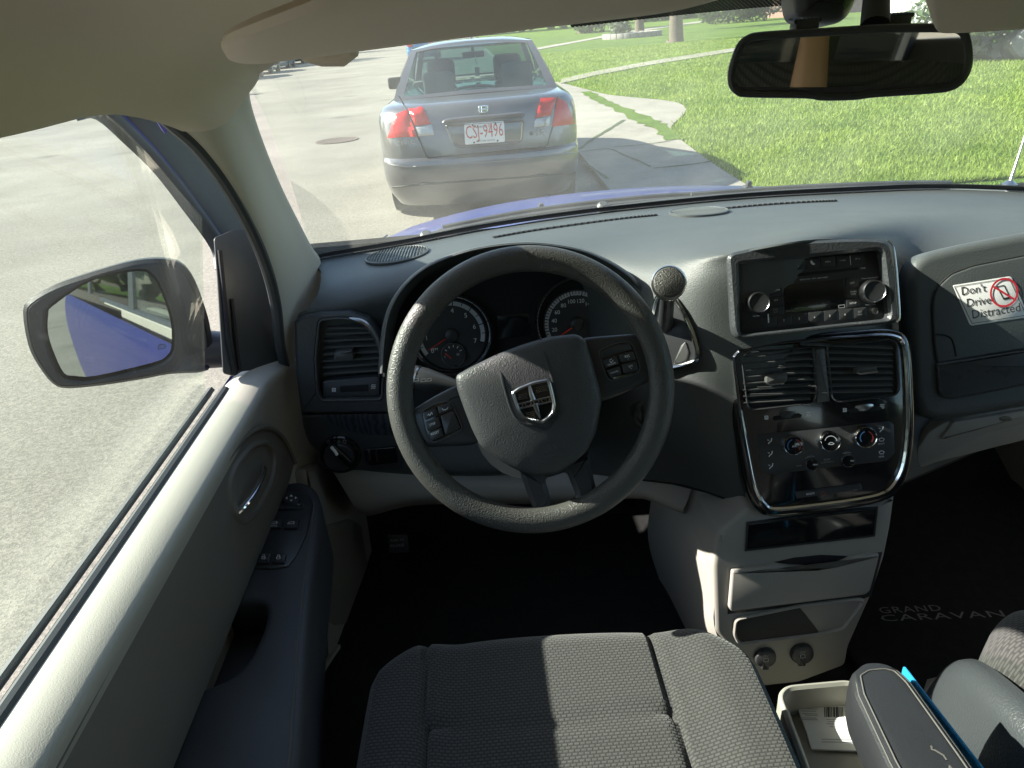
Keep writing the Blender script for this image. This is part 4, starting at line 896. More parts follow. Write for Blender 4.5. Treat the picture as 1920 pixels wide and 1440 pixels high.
bm = B(); a0 = aty(1893, 345, 1.62); a1 = aty(1906, 305, 1.63); a2 = aty(1925, 245, 1.645); tube(bm, [a0 + V((0, 0, -.03)), a0, a0 + (a1 - a0) * .15], [.018, .016, .007], 12); tube(bm, [a0, a1, a2, a2 + (a2 - a1) * 3], [.0045, .003, .002, .0015], 8); part('aerial', bm, 'satin')
# bonnet blocks the nose and wings below
bm = B(); shell(bm, [[V((VX + (j - 6) * .15, 2.70 - .1 * ((j - 6) / 6) ** 2, z)) for j in range(13)] for z in (.3, .6, .86)], .01); part('front_bumper', bm, 'blue')
# ================================================================== dashboard
# rows run from the windscreen base over the crest and down the front; (photo pixel, distance along the van)
def row(l): return [aty(x, y, d) for x, y, d in l]
r0 = [p + V((0, -.012, .002)) for p in (ws_base[0], ws_base[1], ws_base[2], ws_base[3], ws_base[4], ws_base[5], ws_base[6], ws_base[7], ws_base[8], ws_base[9])]
r1 = row([(601, 508, 1.31), (665, 492, 1.34), (775, 472, 1.36), (905, 448, 1.39), (1050, 428, 1.41), (1200, 412, 1.41), (1400, 396, 1.41), (1600, 388, 1.39), (1770, 386, 1.37), (1960, 386, 1.33)])
r2 = row([(598, 545, 1.205), (665, 525, 1.23), (775, 500, 1.25), (905, 475, 1.26), (1050, 460, 1.26), (1190, 446, 1.25), (1385, 425, 1.20), (1590, 412, 1.17), (1760, 414, 1.20), (1960, 410, 1.18)])
r3 = row([(580, 575, 1.165), (650, 566, 1.17), (755, 545, 1.19), (905, 520, 1.20), (1050, 505, 1.20), (1200, 480, 1.12), (1368, 466, .985), (1560, 440, .965), (1715, 470, 1.09), (1960, 434, 1.09)])
r4 = row([(556, 600, 1.155), (640, 605, 1.165), (740, 600, 1.19), (905, 590, 1.23), (1050, 575, 1.23), (1225, 535, 1.03), (1372, 500, .955), (1560, 480, .955), (1712, 520, 1.06), (1960, 470, 1.06)])
r5 = row([(560, 690, 1.155), (640, 700, 1.165), (740, 700, 1.19), (905, 700, 1.22), (1050, 690, 1.22), (1240, 640, .985), (1382, 620, .930), (1560, 610, .935), (1725, 640, 1.02), (1960, 600, 1.02)])
r6 = row([(566, 780, 1.150), (640, 790, 1.155), (740, 800, 1.16), (905, 810, 1.17), (1050, 800, 1.16), (1245, 745, .955), (1386, 720, .905), (1560, 720, .91), (1718, 735, .965), (1960, 720, .98)])
r7 = row([(578, 826, 1.145), (640, 858, 1.145), (740, 876, 1.14), (905, 880, 1.14), (1050, 870, 1.13), (1235, 845, .965), (1398, 845, .885), (1560, 850, .89), (1708, 830, .935), (1960, 770, .98)])
r8 = row([(600, 850, 1.17), (640, 878, 1.17), (740, 890, 1.17), (905, 895, 1.17), (1050, 890, 1.16), (1260, 905, .98), (1432, 955, .875), (1560, 958, .875), (1690, 905, .92), (1960, 790, 1.05)])
bm = B(); shell(bm, spgrid([r0, r1, r2, r3, r4, r5, r6, r7, r8], 7, 7), -.006); dash = part('dashboard', bm, 'dash')
bm = B(); shell(bm, spgrid([[p for p in r8], [V((p.x, 1.30, p.z + .0)) for p in r8], [V((p.x, 1.60, .95)) for p in r8]], 3, 3), .004); part('dash_sun_block', bm, 'black', dash)  # sheet added below the dash to stop sun streaks in the footwell
# defroster slot with its row of teeth, and the round speaker grilles
def dash_at(px, py):                              # sight line meets the dash skin
    ds = [spgrid_cache.ray_cast(CAM, ray(px, py))]
    return ds[0][0]
from mathutils.bvhtree import BVHTree
spgrid_cache = BVHTree.FromPolygons([v.co.copy() for v in dash.data.vertices], [list(p.vertices) for p in dash.data.polygons])
def dn(px, py):
    r = spgrid_cache.ray_cast(CAM, ray(px, py)); n = r[1]
    return r[0], (n if n.dot(ray(px, py)) < 0 else -n)
for pts in (((925, 446), (1000, 433), (1100, 419), (1180, 409), (1232, 404)), ((1362, 391), (1440, 384), (1520, 379), (1568, 377))):
    P = spl([dn(x, y)[0] + V((0, 0, .001)) for x, y in pts], 8)
    bm = B(); tube(bm, P, .006, 8, flat=.35, up=(0, 0, 1)); vent = part('defroster_slot', bm, 'black', dash)
    bm = B()
    for p in P[1:-1]: box(bm, p + V((0, 0, .002)), (.003, .012, .003))
    part('slot_teeth', bm, 'soft', dash)
for cx, cy, rx in ((745, 480, .062), (1310, 399, .06), (1838, 366, .06)):
    h = dn(cx, cy) if cy > 370 else (aty(cx, cy, 1.52), V((0, -.1, 1)))
    fr = Fr(h[0] + h[1] * .001, h[1], (0, 1, 0)); bm = B(); lathe(bm, [(rx, -.004), (rx, .003), (rx * .95, .004), (rx * .92, .001), (rx * .5, .003)], fr, 0, 0, 40)
    for k in range(-9, 10):
        hw_ = .92 * rx * math.sqrt(max(0, 1 - (k / 10) ** 2)); tube(bm, [fr.P(k * rx * .095, -hw_, .003), fr.P(k * rx * .095, 0, .0045), fr.P(k * rx * .095, hw_, .003)], .0012, 5)
    part('speaker_grille', bm, 'dash', dash)

# ---- left fascia with the driver's outer vent
VF = Fr(aty(640, 690, 1.145), (.05, -1, .10), (0, 0, 1))
fo = [(551, 604), (566, 594), (600, 588), (655, 586), (690, 600), (712, 630), (730, 680), (742, 735), (746, 775), (650, 776), (564, 776), (554, 700)]
vo = [(600, 603), (630, 599), (660, 601), (684, 613), (702, 636), (713, 667), (716, 705), (714, 748), (604, 750), (597, 740), (593, 673)]
bm = B(); ringslab(bm, ccw(VF.px(fo, .012)), rnd(ccw(VF.px(vo, .012)), .006), VF, -.02, .012, .005, hin=-.03); fas = part('vent_surround', bm, 'fascia', dash)
bm = B(); ringslab(bm, inset(rnd(ccw(VF.px(vo, .014)), .006), -.0035), rnd(ccw(VF.px(vo, .014)), .006), VF, -.01, .0145, .0015); part('vent_trim', bm, 'satin' if False else 'soft', fas)
bm = B(); tube(bm, spl([VF.hit(x, y, .013) for x, y in ((655, 596), (683, 606), (704, 630), (716, 665), (719, 705))], 5), [.001, .0025, .0035, .0045, .005] + [.005] * 12 + [.004] * 4, 8); part('vent_crescent', bm, 'satin', fas)
av = thing('tmp', '', '') ; bpy.data.objects.remove(av)
bm = B(); slab(bm, rnd(ccw(VF.px(vo, -.028)), .006), VF, -.032, -.028, .001); avent = part('air_vent', bm, 'black')
def louvres(lines, fr, par, m='fascia', depth=.018, tilt=.006, name='louvre'):
    for (a, b) in lines:
        bm = B(); p = fr.hit(*a, -.004); q = fr.hit(*b, -.004); dv = -fr.n * depth + fr.v * tilt; th = fr.v * .0016
        vs = [p, q, q + dv, p + dv]; rows = [[vs[0] - th, vs[1] - th], [vs[0], vs[1]], [vs[3], vs[2]]]
        t = [bm.verts.new(x) for x in vs] + [bm.verts.new(x - th * 2) for x in vs]
        for f in ((0, 1, 2, 3), (7, 6, 5, 4), (0, 4, 5, 1), (1, 5, 6, 2), (2, 6, 7, 3), (3, 7, 4, 0)): bm.faces.new([t[i] for i in f])
        part(name, bm, m, par)
yl = [(612, 617, 614, 690), (623, 625, 610, 698), (636, 637, 608, 704), (648, 649, 607, 708), (661, 661, 606, 711), (674, 673, 605, 713), (686, 684, 605, 713), (698, 696, 606, 713)]
louvres([((x0, ya + 2), (x1, yb - 3)) for ya, yb, x0, x1 in yl], VF, avent, 'soft')  # sunlight on these slats is put into the lighter grey
bm = B(); pslab(bm, [(604, 716), (612, 714), (708, 706), (713, 712), (712, 744), (606, 746)], VF, -.02, .004, .003, .003); vb = part('vent_base', bm, 'fascia', avent)
bm = B(); pslab(bm, [(627, 662), (637, 658), (661, 657), (663, 672), (659, 677), (628, 677), (625, 672)], VF, -.012, .012, .004, .002); part('vent_tab', bm, 'soft', avent)
def thumb(pc, fr, rpx, par, h=.004, m='satin'):
    q = fr.hit(*pc, -.006); f = Fr(q, fr.v, fr.n); bm = B(); r = (q - CAM).length / FPX * rpx
    lathe(bm, [(r * .9, -.006), (r, -.005), (r, .003), (r * .9, .005)], f, 0, 0, 28); bmesh.ops.scale(bm, vec=(1, .42, 1), verts=bm.verts, space=Matrix.Translation(-q)); part('thumb_wheel', bm, m, par)
bm = B(); pslab(bm, [(637, 724), (690, 721), (691, 733), (638, 736)], VF, .003, .0048, .0005, .002); part('wheel_slot', bm, 'black', avent)
thumb((664, 729), VF, 24, avent, m='satin')
def airsym(bm, fr, c1, c2, h):
    x, y = c1; pline(bm, [(x - 3, y - 3), (x + 3, y - 3), (x + 3, y + 3), (x - 3, y + 3), (x - 3, y - 3)], fr, 1, h); pline(bm, [(x - 3, y - 3), (x + 3, y + 3)], fr, .9, h); pline(bm, [(x + 3, y - 3), (x - 3, y + 3)], fr, .9, h)
    x, y = c2
    for k in (-3, 0, 3): pline(bm, [(x - 4, y + k + .5), (x - 1, y + k - .8), (x + 1, y + k + .3), (x + 4, y + k - .8)], fr, 1, h)
bm = B(); airsym(bm, VF, (626, 731), (700, 725), .0048); part('vent_symbols', bm, 'white', avent)
# lower left: textured end panel, woodgrain lid, lamp switch
KF = Fr(aty(640, 820, 1.142), (.05, -1, .05), (0, 0, 1))
bm = B(); pslab(bm, [(564, 779), (605, 777), (756, 776), (760, 880), (640, 884), (604, 850), (579, 828)], KF, -.02, .010, .004, .004); lowf = part('switch_surround', bm, 'fascia', dash)
m = mat('dark_veneer', (.022, .026, .032), .28, coat=.4); t_ = m.node_tree; wv = t_.nodes.new('ShaderNodeTexWave'); wv.inputs['Scale'].default_value = 30; wv.inputs['Distortion'].default_value = 9; wv.inputs['Detail'].default_value = 3
tcn = t_.nodes.new('ShaderNodeTexCoord'); rp = t_.nodes.new('ShaderNodeValToRGB'); rp.color_ramp.elements[0].color = (.014, .017, .022, 1); rp.color_ramp.elements[1].color = (.05, .06, .075, 1)
t_.links.new(tcn.outputs['Object'], wv.inputs['Vector']); t_.links.new(wv.outputs[0], rp.inputs[0]); t_.links.new(rp.outputs[0], t_.nodes['Principled BSDF'].inputs['Base Color']); M['veneer'] = m
bm = B(); pslab(bm, [(603, 778), (740, 776), (742, 816), (690, 815), (650, 808), (625, 797), (608, 786)], KF, .008, .013, .002); part('coin_lid', bm, 'veneer', lowf)
hs = KF.uv(637, 852, .012); bm = B(); k = (KF.hit(637, 852) - CAM).length / FPX
lathe(bm, [(38 * k, -.005), (38 * k, .014), (36 * k, .017), (31 * k, .016), (30 * k, .012)], KF, *hs, seg=40); lsw = part('headlight_switch', bm, 'gloss')
bm = B(); lathe(bm, [(27 * k, .011), (27 * k, .024), (25 * k, .027)], KF, *hs, seg=36); kn = part('knob', bm, 'smooth', lsw)
bm = B(); pslab(bm, [(616, 842), (626, 834), (662, 868), (655, 880)], KF, .02, .036, .004, .004); part('grip', bm, 'gloss', lsw)
bm = B(); tube(bm, [KF.hit(x, y, .0365) for x, y in ((621, 838), (628, 846), (632, 853))], .003, 8); part('pointer', bm, 'white', lsw)
for l_ in ([tuple(p) for p in pcirc(616, 829, 2.5, k=10)] + [(618.5, 829)], [(626, 826), (629, 827), (629, 830), (626, 830), (626, 826)], [(634, 825), (637, 826), (637, 829), (634, 829), (634, 825)], [tuple(p) for p in pcirc(646, 828, 3, k=10)] + [(649, 828)], [tuple(p) for p in pcirc(609, 857, 2.5, k=10)] + [(611.5, 857)]):
    bm = B(); pline(bm, l_, KF, .8, .0172); part('lamp_symbol', bm, 'grey_print', lsw)
bm = B(); pslab(bm, [(683, 842), (742, 838), (746, 868), (690, 874), (684, 866)], KF, .008, .014, .002, .004); dim = part('dimmer_switch', bm, 'gloss')
bm = B()
for x in (692, 705): tube(bm, [KF.hit(x, 845, .015), KF.hit(x + 2, 866, .015)], .0012, 6)
part('slot_edge', bm, 'satin', dim); thumb((699, 856), KF, 10, dim, m='smooth')
# ---- knee panel below (tan) and the black footwell behind it
bm = B(); kn_ = [row([(596, 842, 1.18), (640, 872, 1.165), (740, 884, 1.16), (905, 890, 1.16), (1050, 885, 1.15), (1210, 868, 1.04), (1262, 880, 1.0), (1300, 905, .965)]), row([(622, 880, 1.16), (660, 905, 1.15), (750, 912, 1.145), (905, 915, 1.145), (1050, 915, 1.13), (1200, 905, 1.04), (1250, 915, 1.01), (1290, 935, .98)]), row([(665, 950, 1.15), (690, 955, 1.15), (770, 940, 1.15), (905, 938, 1.15), (1050, 938, 1.14), (1190, 930, 1.05), (1240, 945, 1.02), (1280, 960, .99)]), row([(680, 965, 1.22), (700, 966, 1.22), (775, 948, 1.22), (905, 945, 1.22), (1050, 945, 1.2), (1190, 935, 1.12), (1245, 950, 1.08), (1290, 965, 1.05)])]
shell(bm, spgrid(kn_, 5, 5), -.006); part('knee_panel', bm, 'tan')
bm = B(); pslab(bm, [(726, 1003), (764, 1003), (766, 1036), (730, 1037)], Fr(aty(745, 1020, 1.2), (.1, -1, .5)), -.01, .004, .002, .004); prl = part('parking_brake_release', bm, 'smooth')
bm = B(); f_ = Fr(aty(745, 1020, 1.2), (.1, -1, .5)); txt(bm, 'PUSH TO', f_, (732, 1016), (758, 1014), .0046); txt(bm, 'RELEASE', f_, (732, 1026), (758, 1024), .0046); part('lettering', bm, 'grey_print', prl)
for nm, px_ in (('brake_pedal', [(930, 1040), (1010, 1034), (1014, 1080), (934, 1086)]), ('accelerator_pedal', [(1120, 990), (1160, 986), (1168, 1080), (1128, 1086)])):
    f_ = Fr(aty(px_[0][0], px_[0][1], 1.38), (0, -1, .7)); bm = B(); pslab(bm, px_, f_, -.02, .0, .004, .006); tube(bm, [f_.hit((px_[0][0] + px_[1][0]) / 2, px_[0][1], -.01), f_.hit((px_[0][0] + px_[1][0]) / 2, px_[0][1] - 60, -.05) + V((0, .05, .12))], .012, 8); part(nm, bm, 'rubber')

# ---- instrument hood and gauges
lip = [(716, 700), (720, 640), (729, 590), (750, 548), (785, 512), (830, 487), (900, 466), (990, 457), (1075, 467), (1130, 487), (1175, 515), (1205, 548), (1222, 590), (1228, 650), (1226, 720)]
def hoodrow(sc, y, dz=0):
    out = []
    for x, yy in lip: out.append(aty(970 + (x - 970) * sc, 640 + (yy - 640) * sc, y) + V((0, 0, dz)))
    return out
bm = B(); shell(bm, spgrid([hoodrow(.93, 1.175), hoodrow(.955, 1.10), hoodrow(.985, 1.055), hoodrow(1.005, 1.05), hoodrow(1.02, 1.065), [p + V((0, 0, .0)) for p in hoodrow(1.03, 1.12, -.004)], hoodrow(1.02, 1.24, -.03)], 5, 5), .003); hoodo = part('instrument_hood', bm, 'dash')
CF = Fr(aty(970, 620, 1.168), (0, -1, .22), (0, 0, 1))
bm = B(); pslab(bm, [(705, 780), (715, 640), (740, 560), (800, 500), (900, 472), (1000, 465), (1090, 475), (1180, 525), (1222, 590), (1228, 770)], CF, -.01, 0, .001); clus = part('instrument_cluster', bm, 'black')
kz = (CF.hit(970, 620) - CAM).length / FPX
def gauge(c, rdial, ring_c, rring, nums, angs, needle, label_sub=None, redfrom=None, mph=False):
    q = CF.uv(*c, .004); qr = CF.uv(*ring_c, .004)
    bm = B(); lathe(bm, [(rdial * kz * 1.02, -.004), (rdial * kz * 1.02, .004)], CF, *q, seg=56); g = part('gauge', bm, 'smooth', clus)
    bm = B(); lathe(bm, [(rring * kz * .90, .0), (rring * kz * .92, .020), (rring * kz * .96, .026), (rring * kz, .022), (rring * kz * 1.0, -.002)], CF, *qr, seg=64, cap=False); part('gauge_ring', bm, 'chrome', clus)
    a0, a1 = angs
    bm = B(); n = 60; ri, ro = rdial * .86 * kz, rdial * .98 * kz; vs = []
    for i in range(n + 1):
        a = math.radians(a0 + (a1 - a0) * i / n); vs.append([bm.verts.new(CF.P(q[0] + r * math.cos(a), q[1] + r * math.sin(a), .0046)) for r in (ri, ro)])
    for i in range(n): bm.faces.new((vs[i][0], vs[i][1], vs[i + 1][1], vs[i + 1][0]))
    part('scale_band', bm, 'scale', clus)
    bm = B(); m_ = (len(nums) - 1) * (4 if mph else 2)
    for i in range(m_ + 1):
        a = math.radians(a0 + (a1 - a0) * i / m_); big = i % (4 if mph else 2) == 0
        r_a, r_b = (ri * .97, ro * 1.0) if big else (ri * 1.04, ro)
        e = V((math.cos(a), math.sin(a))); s = V((-e.y, e.x)) * kz * (.9 if big else .7)
        bm.faces.new([bm.verts.new(CF.P(q[0] + e.x * r + s.x * k, q[1] + e.y * r + s.y * k, .0050)) for r, k in ((r_a, -1), (r_b, -1), (r_b, 1), (r_a, 1))])
    part('scale_marks', bm, 'black', clus)
    bm = B()
    for i, s in enumerate(nums):
        a = math.radians(a0 + (a1 - a0) * i / (len(nums) - 1)); rr_ = rdial * (.70 if mph else .72) * kz
        cx_, cy_ = q[0] + rr_ * math.cos(a), q[1] + rr_ * math.sin(a); hgt = 7.2 * kz if mph else 8.5 * kz; wd = hgt * .66 * len(s)
        cu = bpy.data.curves.new('t', 'FONT'); cu.body = s; ob = bpy.data.objects.new('t', cu); me = bpy.data.meshes.new_from_object(ob); k = hgt / .70
        x0 = min(v.co.x for v in me.vertices); x1 = max(v.co.x for v in me.vertices)
        for v in me.vertices: v.co = CF.P(cx_ + (v.co.x - (x0 + x1) / 2) * k, cy_ + v.co.y * k - hgt / 2, .0052)
        bm.from_mesh(me); bpy.data.objects.remove(ob); bpy.data.curves.remove(cu); bpy.data.meshes.remove(me)
    if label_sub:
        txt(bm, label_sub, CF, (c[0] - 38, c[1] + 30), (c[0] - 25, c[1] + 29), .0052)
    part('numerals', bm, 'white', clus)
    a = math.radians(needle); e = V((math.cos(a), math.sin(a))); s = V((-e.y, e.x)); bm = B()
    L_ = rdial * .80 * kz; P = [(0 * e + s * 1.6 * kz), (e * L_ + s * .6 * kz), (e * L_ - s * .6 * kz), (0 * e - s * 1.6 * kz)]
    slab(bm, ccw([(q[0] + p.x, q[1] + p.y) for p in P]), CF, .007, .010, .0006); part('needle', bm, 'red', clus)
    bm = B(); lathe(bm, [(rdial * .2 * kz, .006), (rdial * .19 * kz, .013), (rdial * .14 * kz, .0145)], CF, *q, seg=28); part('needle_hub', bm, 'smooth', clus)
    return q
M['scale'] = mat('scale_band_white', (.55, .57, .60), .5)
gauge((846, 628), 64, (847, 626), 76, '0 1 2 3 4 5 6 7'.split(), (215, -18), 208, 'RPM')
gauge((1082, 607), 62, (1086, 601), 84, '0 20 40 60 80 100 120 140 160 180 200'.split(), (212, -12), 210, None, None, True)
# small temperature dial
q = CF.uv(850, 665, .012); bm = B(); lathe(bm, [(23 * kz, .005), (23 * kz, .012), (21 * kz, .0125), (20.5 * kz, .0105)], CF, *q, seg=40); td = part('temperature_gauge', bm, 'smooth', clus)
bm = B(); lathe(bm, [(23.4 * kz, .010), (22.8 * kz, .0135), (21.6 * kz, .0125)], CF, *q, seg=40, cap=False); part('dial_ring', bm, 'satin', clus)
bm = B()
for i in range(5):
    a = math.radians(150 - i * 30); e = (math.cos(a), -math.sin(a)); pline(bm, [(850 + e[0] * 14, 665 + e[1] * 14), (850 + e[0] * 18, 665 + e[1] * 18)], CF, 1.4, .0115)
txt(bm, 'H', CF, (857, 667), (861, 666.6), .0115); txt(bm, 'C', CF, (833, 671), (836, 670.8), .0115); part('dial_marks', bm, 'white', clus)
bm = B(); pline(bm, [(846, 672), (835, 663)], CF, 2.2, .0125); part('dial_needle', bm, 'red', clus)
bm = B(); pslab(bm, [(932, 592), (992, 586), (994, 628), (934, 636)], CF, .001, .003, .0006, .002); part('message_display', bm, 'screen', clus)

# ---- steering column, stalk
WC = V((.030, .85, 1.10)); WF = Fr(WC, (0, -.9, .45), (0, 0, 1))
bm = B(); c1 = WF.P(.0, -.005, -.05); c2 = WF.P(0, -.03, -.30)
tube(bm, [c1, c1 * .6 + c2 * .4, c2], [.058, .068, .075], 20); part('steering_column', bm, 'smooth')
s0 = WF.hit(858, 725, -.075); s1 = WF.hit(800, 712, -.085); s2 = WF.hit(758, 700, -.09)
bm = B(); tube(bm, [s0, s0 * .4 + s1 * .6, s1, s1 * .5 + s2 * .5, s2], [.009, .014, .017, .0165, .014], 14); stalk = part('wiper_stalk', bm, 'smooth')
bm = B(); tube(bm, [s1 * .62 + s2 * .38, s1 * .55 + s2 * .45], [.0172, .0172], 16); part('stalk_ring', bm, 'satin', stalk)
fs = Fr(WF.hit(815, 712, -.066), (0, -.9, .45)); bm = B()
for x, y in ((780, 712), (793, 713), (804, 712)): pline(bm, [(x - 4, y + 3), (x - 3, y - 2), (x + 4, y - 3), (x + 5, y + 2), (x - 4, y + 3)], fs, .9, .002)
part('stalk_symbols', bm, 'grey_print', stalk)

# ---- steering wheel
rc = WF.uv(995, 730); RM, RT = .1765, .0178
bm = B(); pts = [WF.P(rc[0] + RM * math.cos(a), rc[1] + RM * math.sin(a)) for a in [k * 2 * math.pi / 96 for k in range(96)]]
tube(bm, pts, RT, 20, True, up=WF.n, flat=.92); wheel = part('steering_wheel', bm, 'rim')
def wslab(name, px_, h0, h1, bev, r, m, par=None, seg=3):
    bm = B(); pslab(bm, px_, WF, h0, h1, bev, r, seg); return part(name, bm, m, par or wheel)
wslab('spoke', [(760, 776), (778, 765), (815, 742), (853, 722), (905, 715), (900, 830), (880, 836), (835, 838), (797, 840), (782, 818), (770, 800)], -.02, .004, .008, .01, 'smooth')
wslab('spoke', [(1088, 634), (1120, 630), (1194, 625), (1212, 640), (1222, 670), (1228, 695), (1224, 714), (1180, 734), (1134, 752), (1100, 756)], -.02, .004, .008, .01, 'smooth')
bm = B(); P = WF.px([(973, 880), (1030, 880), (1104, 850), (1112, 890), (1124, 940), (1098, 966), (1040, 976), (1006, 970), (990, 930)], .0); H_ = WF.px([(1021, 897), (1040, 893), (1063, 884), (1072, 906), (1083, 934), (1066, 946), (1046, 958), (1034, 948), (1030, 925)], .0)
ringslab(bm, ccw(P), rnd(ccw(H_), .008), WF, -.02, .002, .006); part('spoke', bm, 'smooth', wheel)
bm = B(); tube(bm, [WF.P(*WF.uv(990 + k * 4, 800), -.03 - .03 * k) for k in range(3)], [.075, .07, .06], 24); part('hub_back', bm, 'smooth', wheel)
hub = [(852, 704), (880, 688), (930, 664), (980, 645), (1030, 630), (1082, 625), (1098, 634), (1108, 660), (1116, 690), (1127, 730), (1131, 752), (1120, 812), (1102, 847), (1077, 872), (1047, 890), (1004, 893), (970, 884), (938, 866), (900, 838), (884, 806), (868, 765), (855, 728)]
P = rnd(ccw(WF.px(hub, .02)), .006, 3)
bm = B(); prev = [bm.verts.new(WF.P(a, b, -.02)) for a, b in P]; cxh = sum(p[0] for p in P) / len(P); cyh = sum(p[1] for p in P) / len(P)
for h, k in ((.008, 1), (.013, .99), (.017, .965), (.0195, .93), (.0225, .85), (.0255, .7), (.028, .5), (.029, .25)):
    cur = [bm.verts.new(WF.P(cxh + (a - cxh) * k, cyh + (b - cyh) * k, h)) for a, b in P]; ringf(bm, prev, cur); prev = cur
bm.faces.new(prev); hubo = part('airbag_cover', bm, 'hub', wheel)
hb_ = BVHTree.FromPolygons([v.co.copy() for v in hubo.data.vertices], [list(p.vertices) for p in hubo.data.polygons])
def onhub(x, y, o=.0): return hb_.ray_cast(CAM, ray(x, y))[0] + WF.n * o
bm = B()
P = spl([onhub(x, y, -.0002) for x, y in ((931, 666), (940, 705), (950, 740), (959, 768), (970, 786), (985, 795), (1004, 798), (1023, 803), (1036, 790), (1047, 776), (1049, 762), (1044, 738), (1034, 704), (1022, 668), (1014, 637))], 5)
tube(bm, P, .0022, 8, flat=.7, up=WF.n); part('cover_groove', bm, 'smooth', wheel)
# shield badge
EF = Fr(onhub(1000, 750, .0015), WF.n, (0, 0, 1))
sh = [(958, 736), (972, 726), (1000, 715), (1026, 710), (1032, 714), (1038, 738), (1042, 758), (1040, 773), (1031, 784), (1017, 795), (996, 791), (980, 786), (970, 772), (964, 754)]
S_ = rnd(ccw(EF.px(sh, .004)), .003, 3); bm = B(); slab(bm, S_, EF, -.01, .001, .0008); badge = part('badge', bm, 'gloss', wheel)
bm = B(); ringslab(bm, S_, inset(S_, .0042), EF, -.004, .0045, .0016)
tube(bm, [EF.hit(x, y, .0025) for x, y in ((992, 722), (996, 738), (1000, 750))], [.0018, .0032, .0035], 8); tube(bm, [EF.hit(x, y, .0025) for x, y in ((1003, 757), (1008, 772), (1013, 784))], [.0034, .0028, .001], 8)
for a, b in (((967, 759), (1036, 743)), ((970, 767), (1039, 752))): tube(bm, [EF.hit(*a, .0025), EF.hit(*b, .0025)], .0012, 8)
part('badge_frame', bm, 'badge', wheel)
bm = B(); txt(bm, 'DODGE', EF, (971, 766.5), (1037, 751), .0035, .8, 1.1); part('badge_lettering', bm, 'satin', wheel)
bm = B()
for (x0, y0, x1, y1) in ((971, 738, 988, 750), (1005, 724, 1026, 736), (986, 772, 1002, 786)):
    for i in range(6):
        for j in range(4):
            x = x0 + (x1 - x0) * (i + .5 * (j % 2)) / 6; y = y0 + (y1 - y0) * j / 4 - (x - x0) * .22 + 2; pline(bm, [(x, y + 1), (x + 1.2, y), (x + 2.4, y + 1)], EF, .8, .0016)
part('badge_mesh', bm, 'satin', wheel)
T_ = Fr(onhub(1035, 840, .0), (hb_.ray_cast(CAM, ray(1030, 840))[1] * (1 if hb_.ray_cast(CAM, ray(1030, 840))[1].dot(ray(1030, 840)) < 0 else -1)), (0, 0, 1)); bm = B()
txt(bm, 'SRS', T_, (1020, 849), (1045, 843), .0006, 1.0); txt(bm, 'AIRBAG', T_, (1021, 859), (1043, 854), .0006); pline(bm, [(1019, 822), (1021, 828), (1031, 826), (1032, 820)], T_, 1.2, .0006); part('airbag_lettering', bm, 'soft', wheel)
# switch pads
def pad(out, keys, icons, texts):
    bm = B(); P = rnd(ccw(WF.px(out, .0055)), .006, 4); slab(bm, P, WF, .003, .0055, .001); pd = part('switch_pad', bm, 'gloss', wheel)
    bm = B(); ringslab(bm, inset(P, -.0008), inset(P, .0006), WF, .003, .0064, .0003)
    part('pad_edge', bm, 'soft', wheel)
    for k in keys:
        bm = B(); pslab(bm, k, WF, .005, .0085, .0015, .002); part('pad_button', bm, 'smooth', wheel)
    bm = B()
    for s, a, b in texts: txt(bm, s, WF, a, b, .0089)
    for ic in icons: pline(bm, ic, WF, .9, .0089)
    part('pad_lettering', bm, 'white', wheel)
pad([(790, 772), (815, 757), (843, 751), (856, 775), (868, 804), (838, 820), (811, 831), (797, 805)], [[(793, 774), (817, 764), (821, 778), (798, 788)], [(820, 762), (843, 754), (849, 767), (824, 777)], [(797, 792), (822, 782), (827, 799), (802, 809)], [(803, 812), (828, 802), (832, 817), (810, 827)], [(826, 780), (850, 770), (863, 802), (835, 815)]], [[(829, 766), (832, 769), (838, 767), (840, 764)], [(802, 779), (804, 776), (806, 780), (809, 773), (811, 777)]], [('STEP', (806, 799), (817, 795)), ('RESET', (809, 816.5), (824, 811))])
pad([(1123, 657), (1150, 645), (1178, 640), (1187, 648), (1195, 670), (1201, 690), (1195, 700), (1170, 708), (1145, 714), (1138, 707), (1129, 682)], [[(1126, 660), (1155, 647), (1180, 643), (1185, 655), (1158, 662), (1130, 671)], [(1131, 675), (1156, 666), (1161, 682), (1136, 690)], [(1160, 664), (1187, 659), (1192, 674), (1165, 679)], [(1138, 694), (1162, 686), (1166, 702), (1146, 709)], [(1166, 683), (1193, 678), (1197, 694), (1170, 700)]], [[(1143, 677), (1146, 680), (1150, 675)], [(1143, 675), (1147, 673)]], [('ON/OFF', (1140, 686), (1155, 681.5)), ('CANCEL', (1145, 701.5), (1160, 696.5)), ('RES', (1172, 671), (1181, 669)), ('SET', (1179, 689.5), (1187, 687.5)), ('+', (1177, 675), (1179, 674.6)), ('-', (1183, 693), (1185, 692.6))])

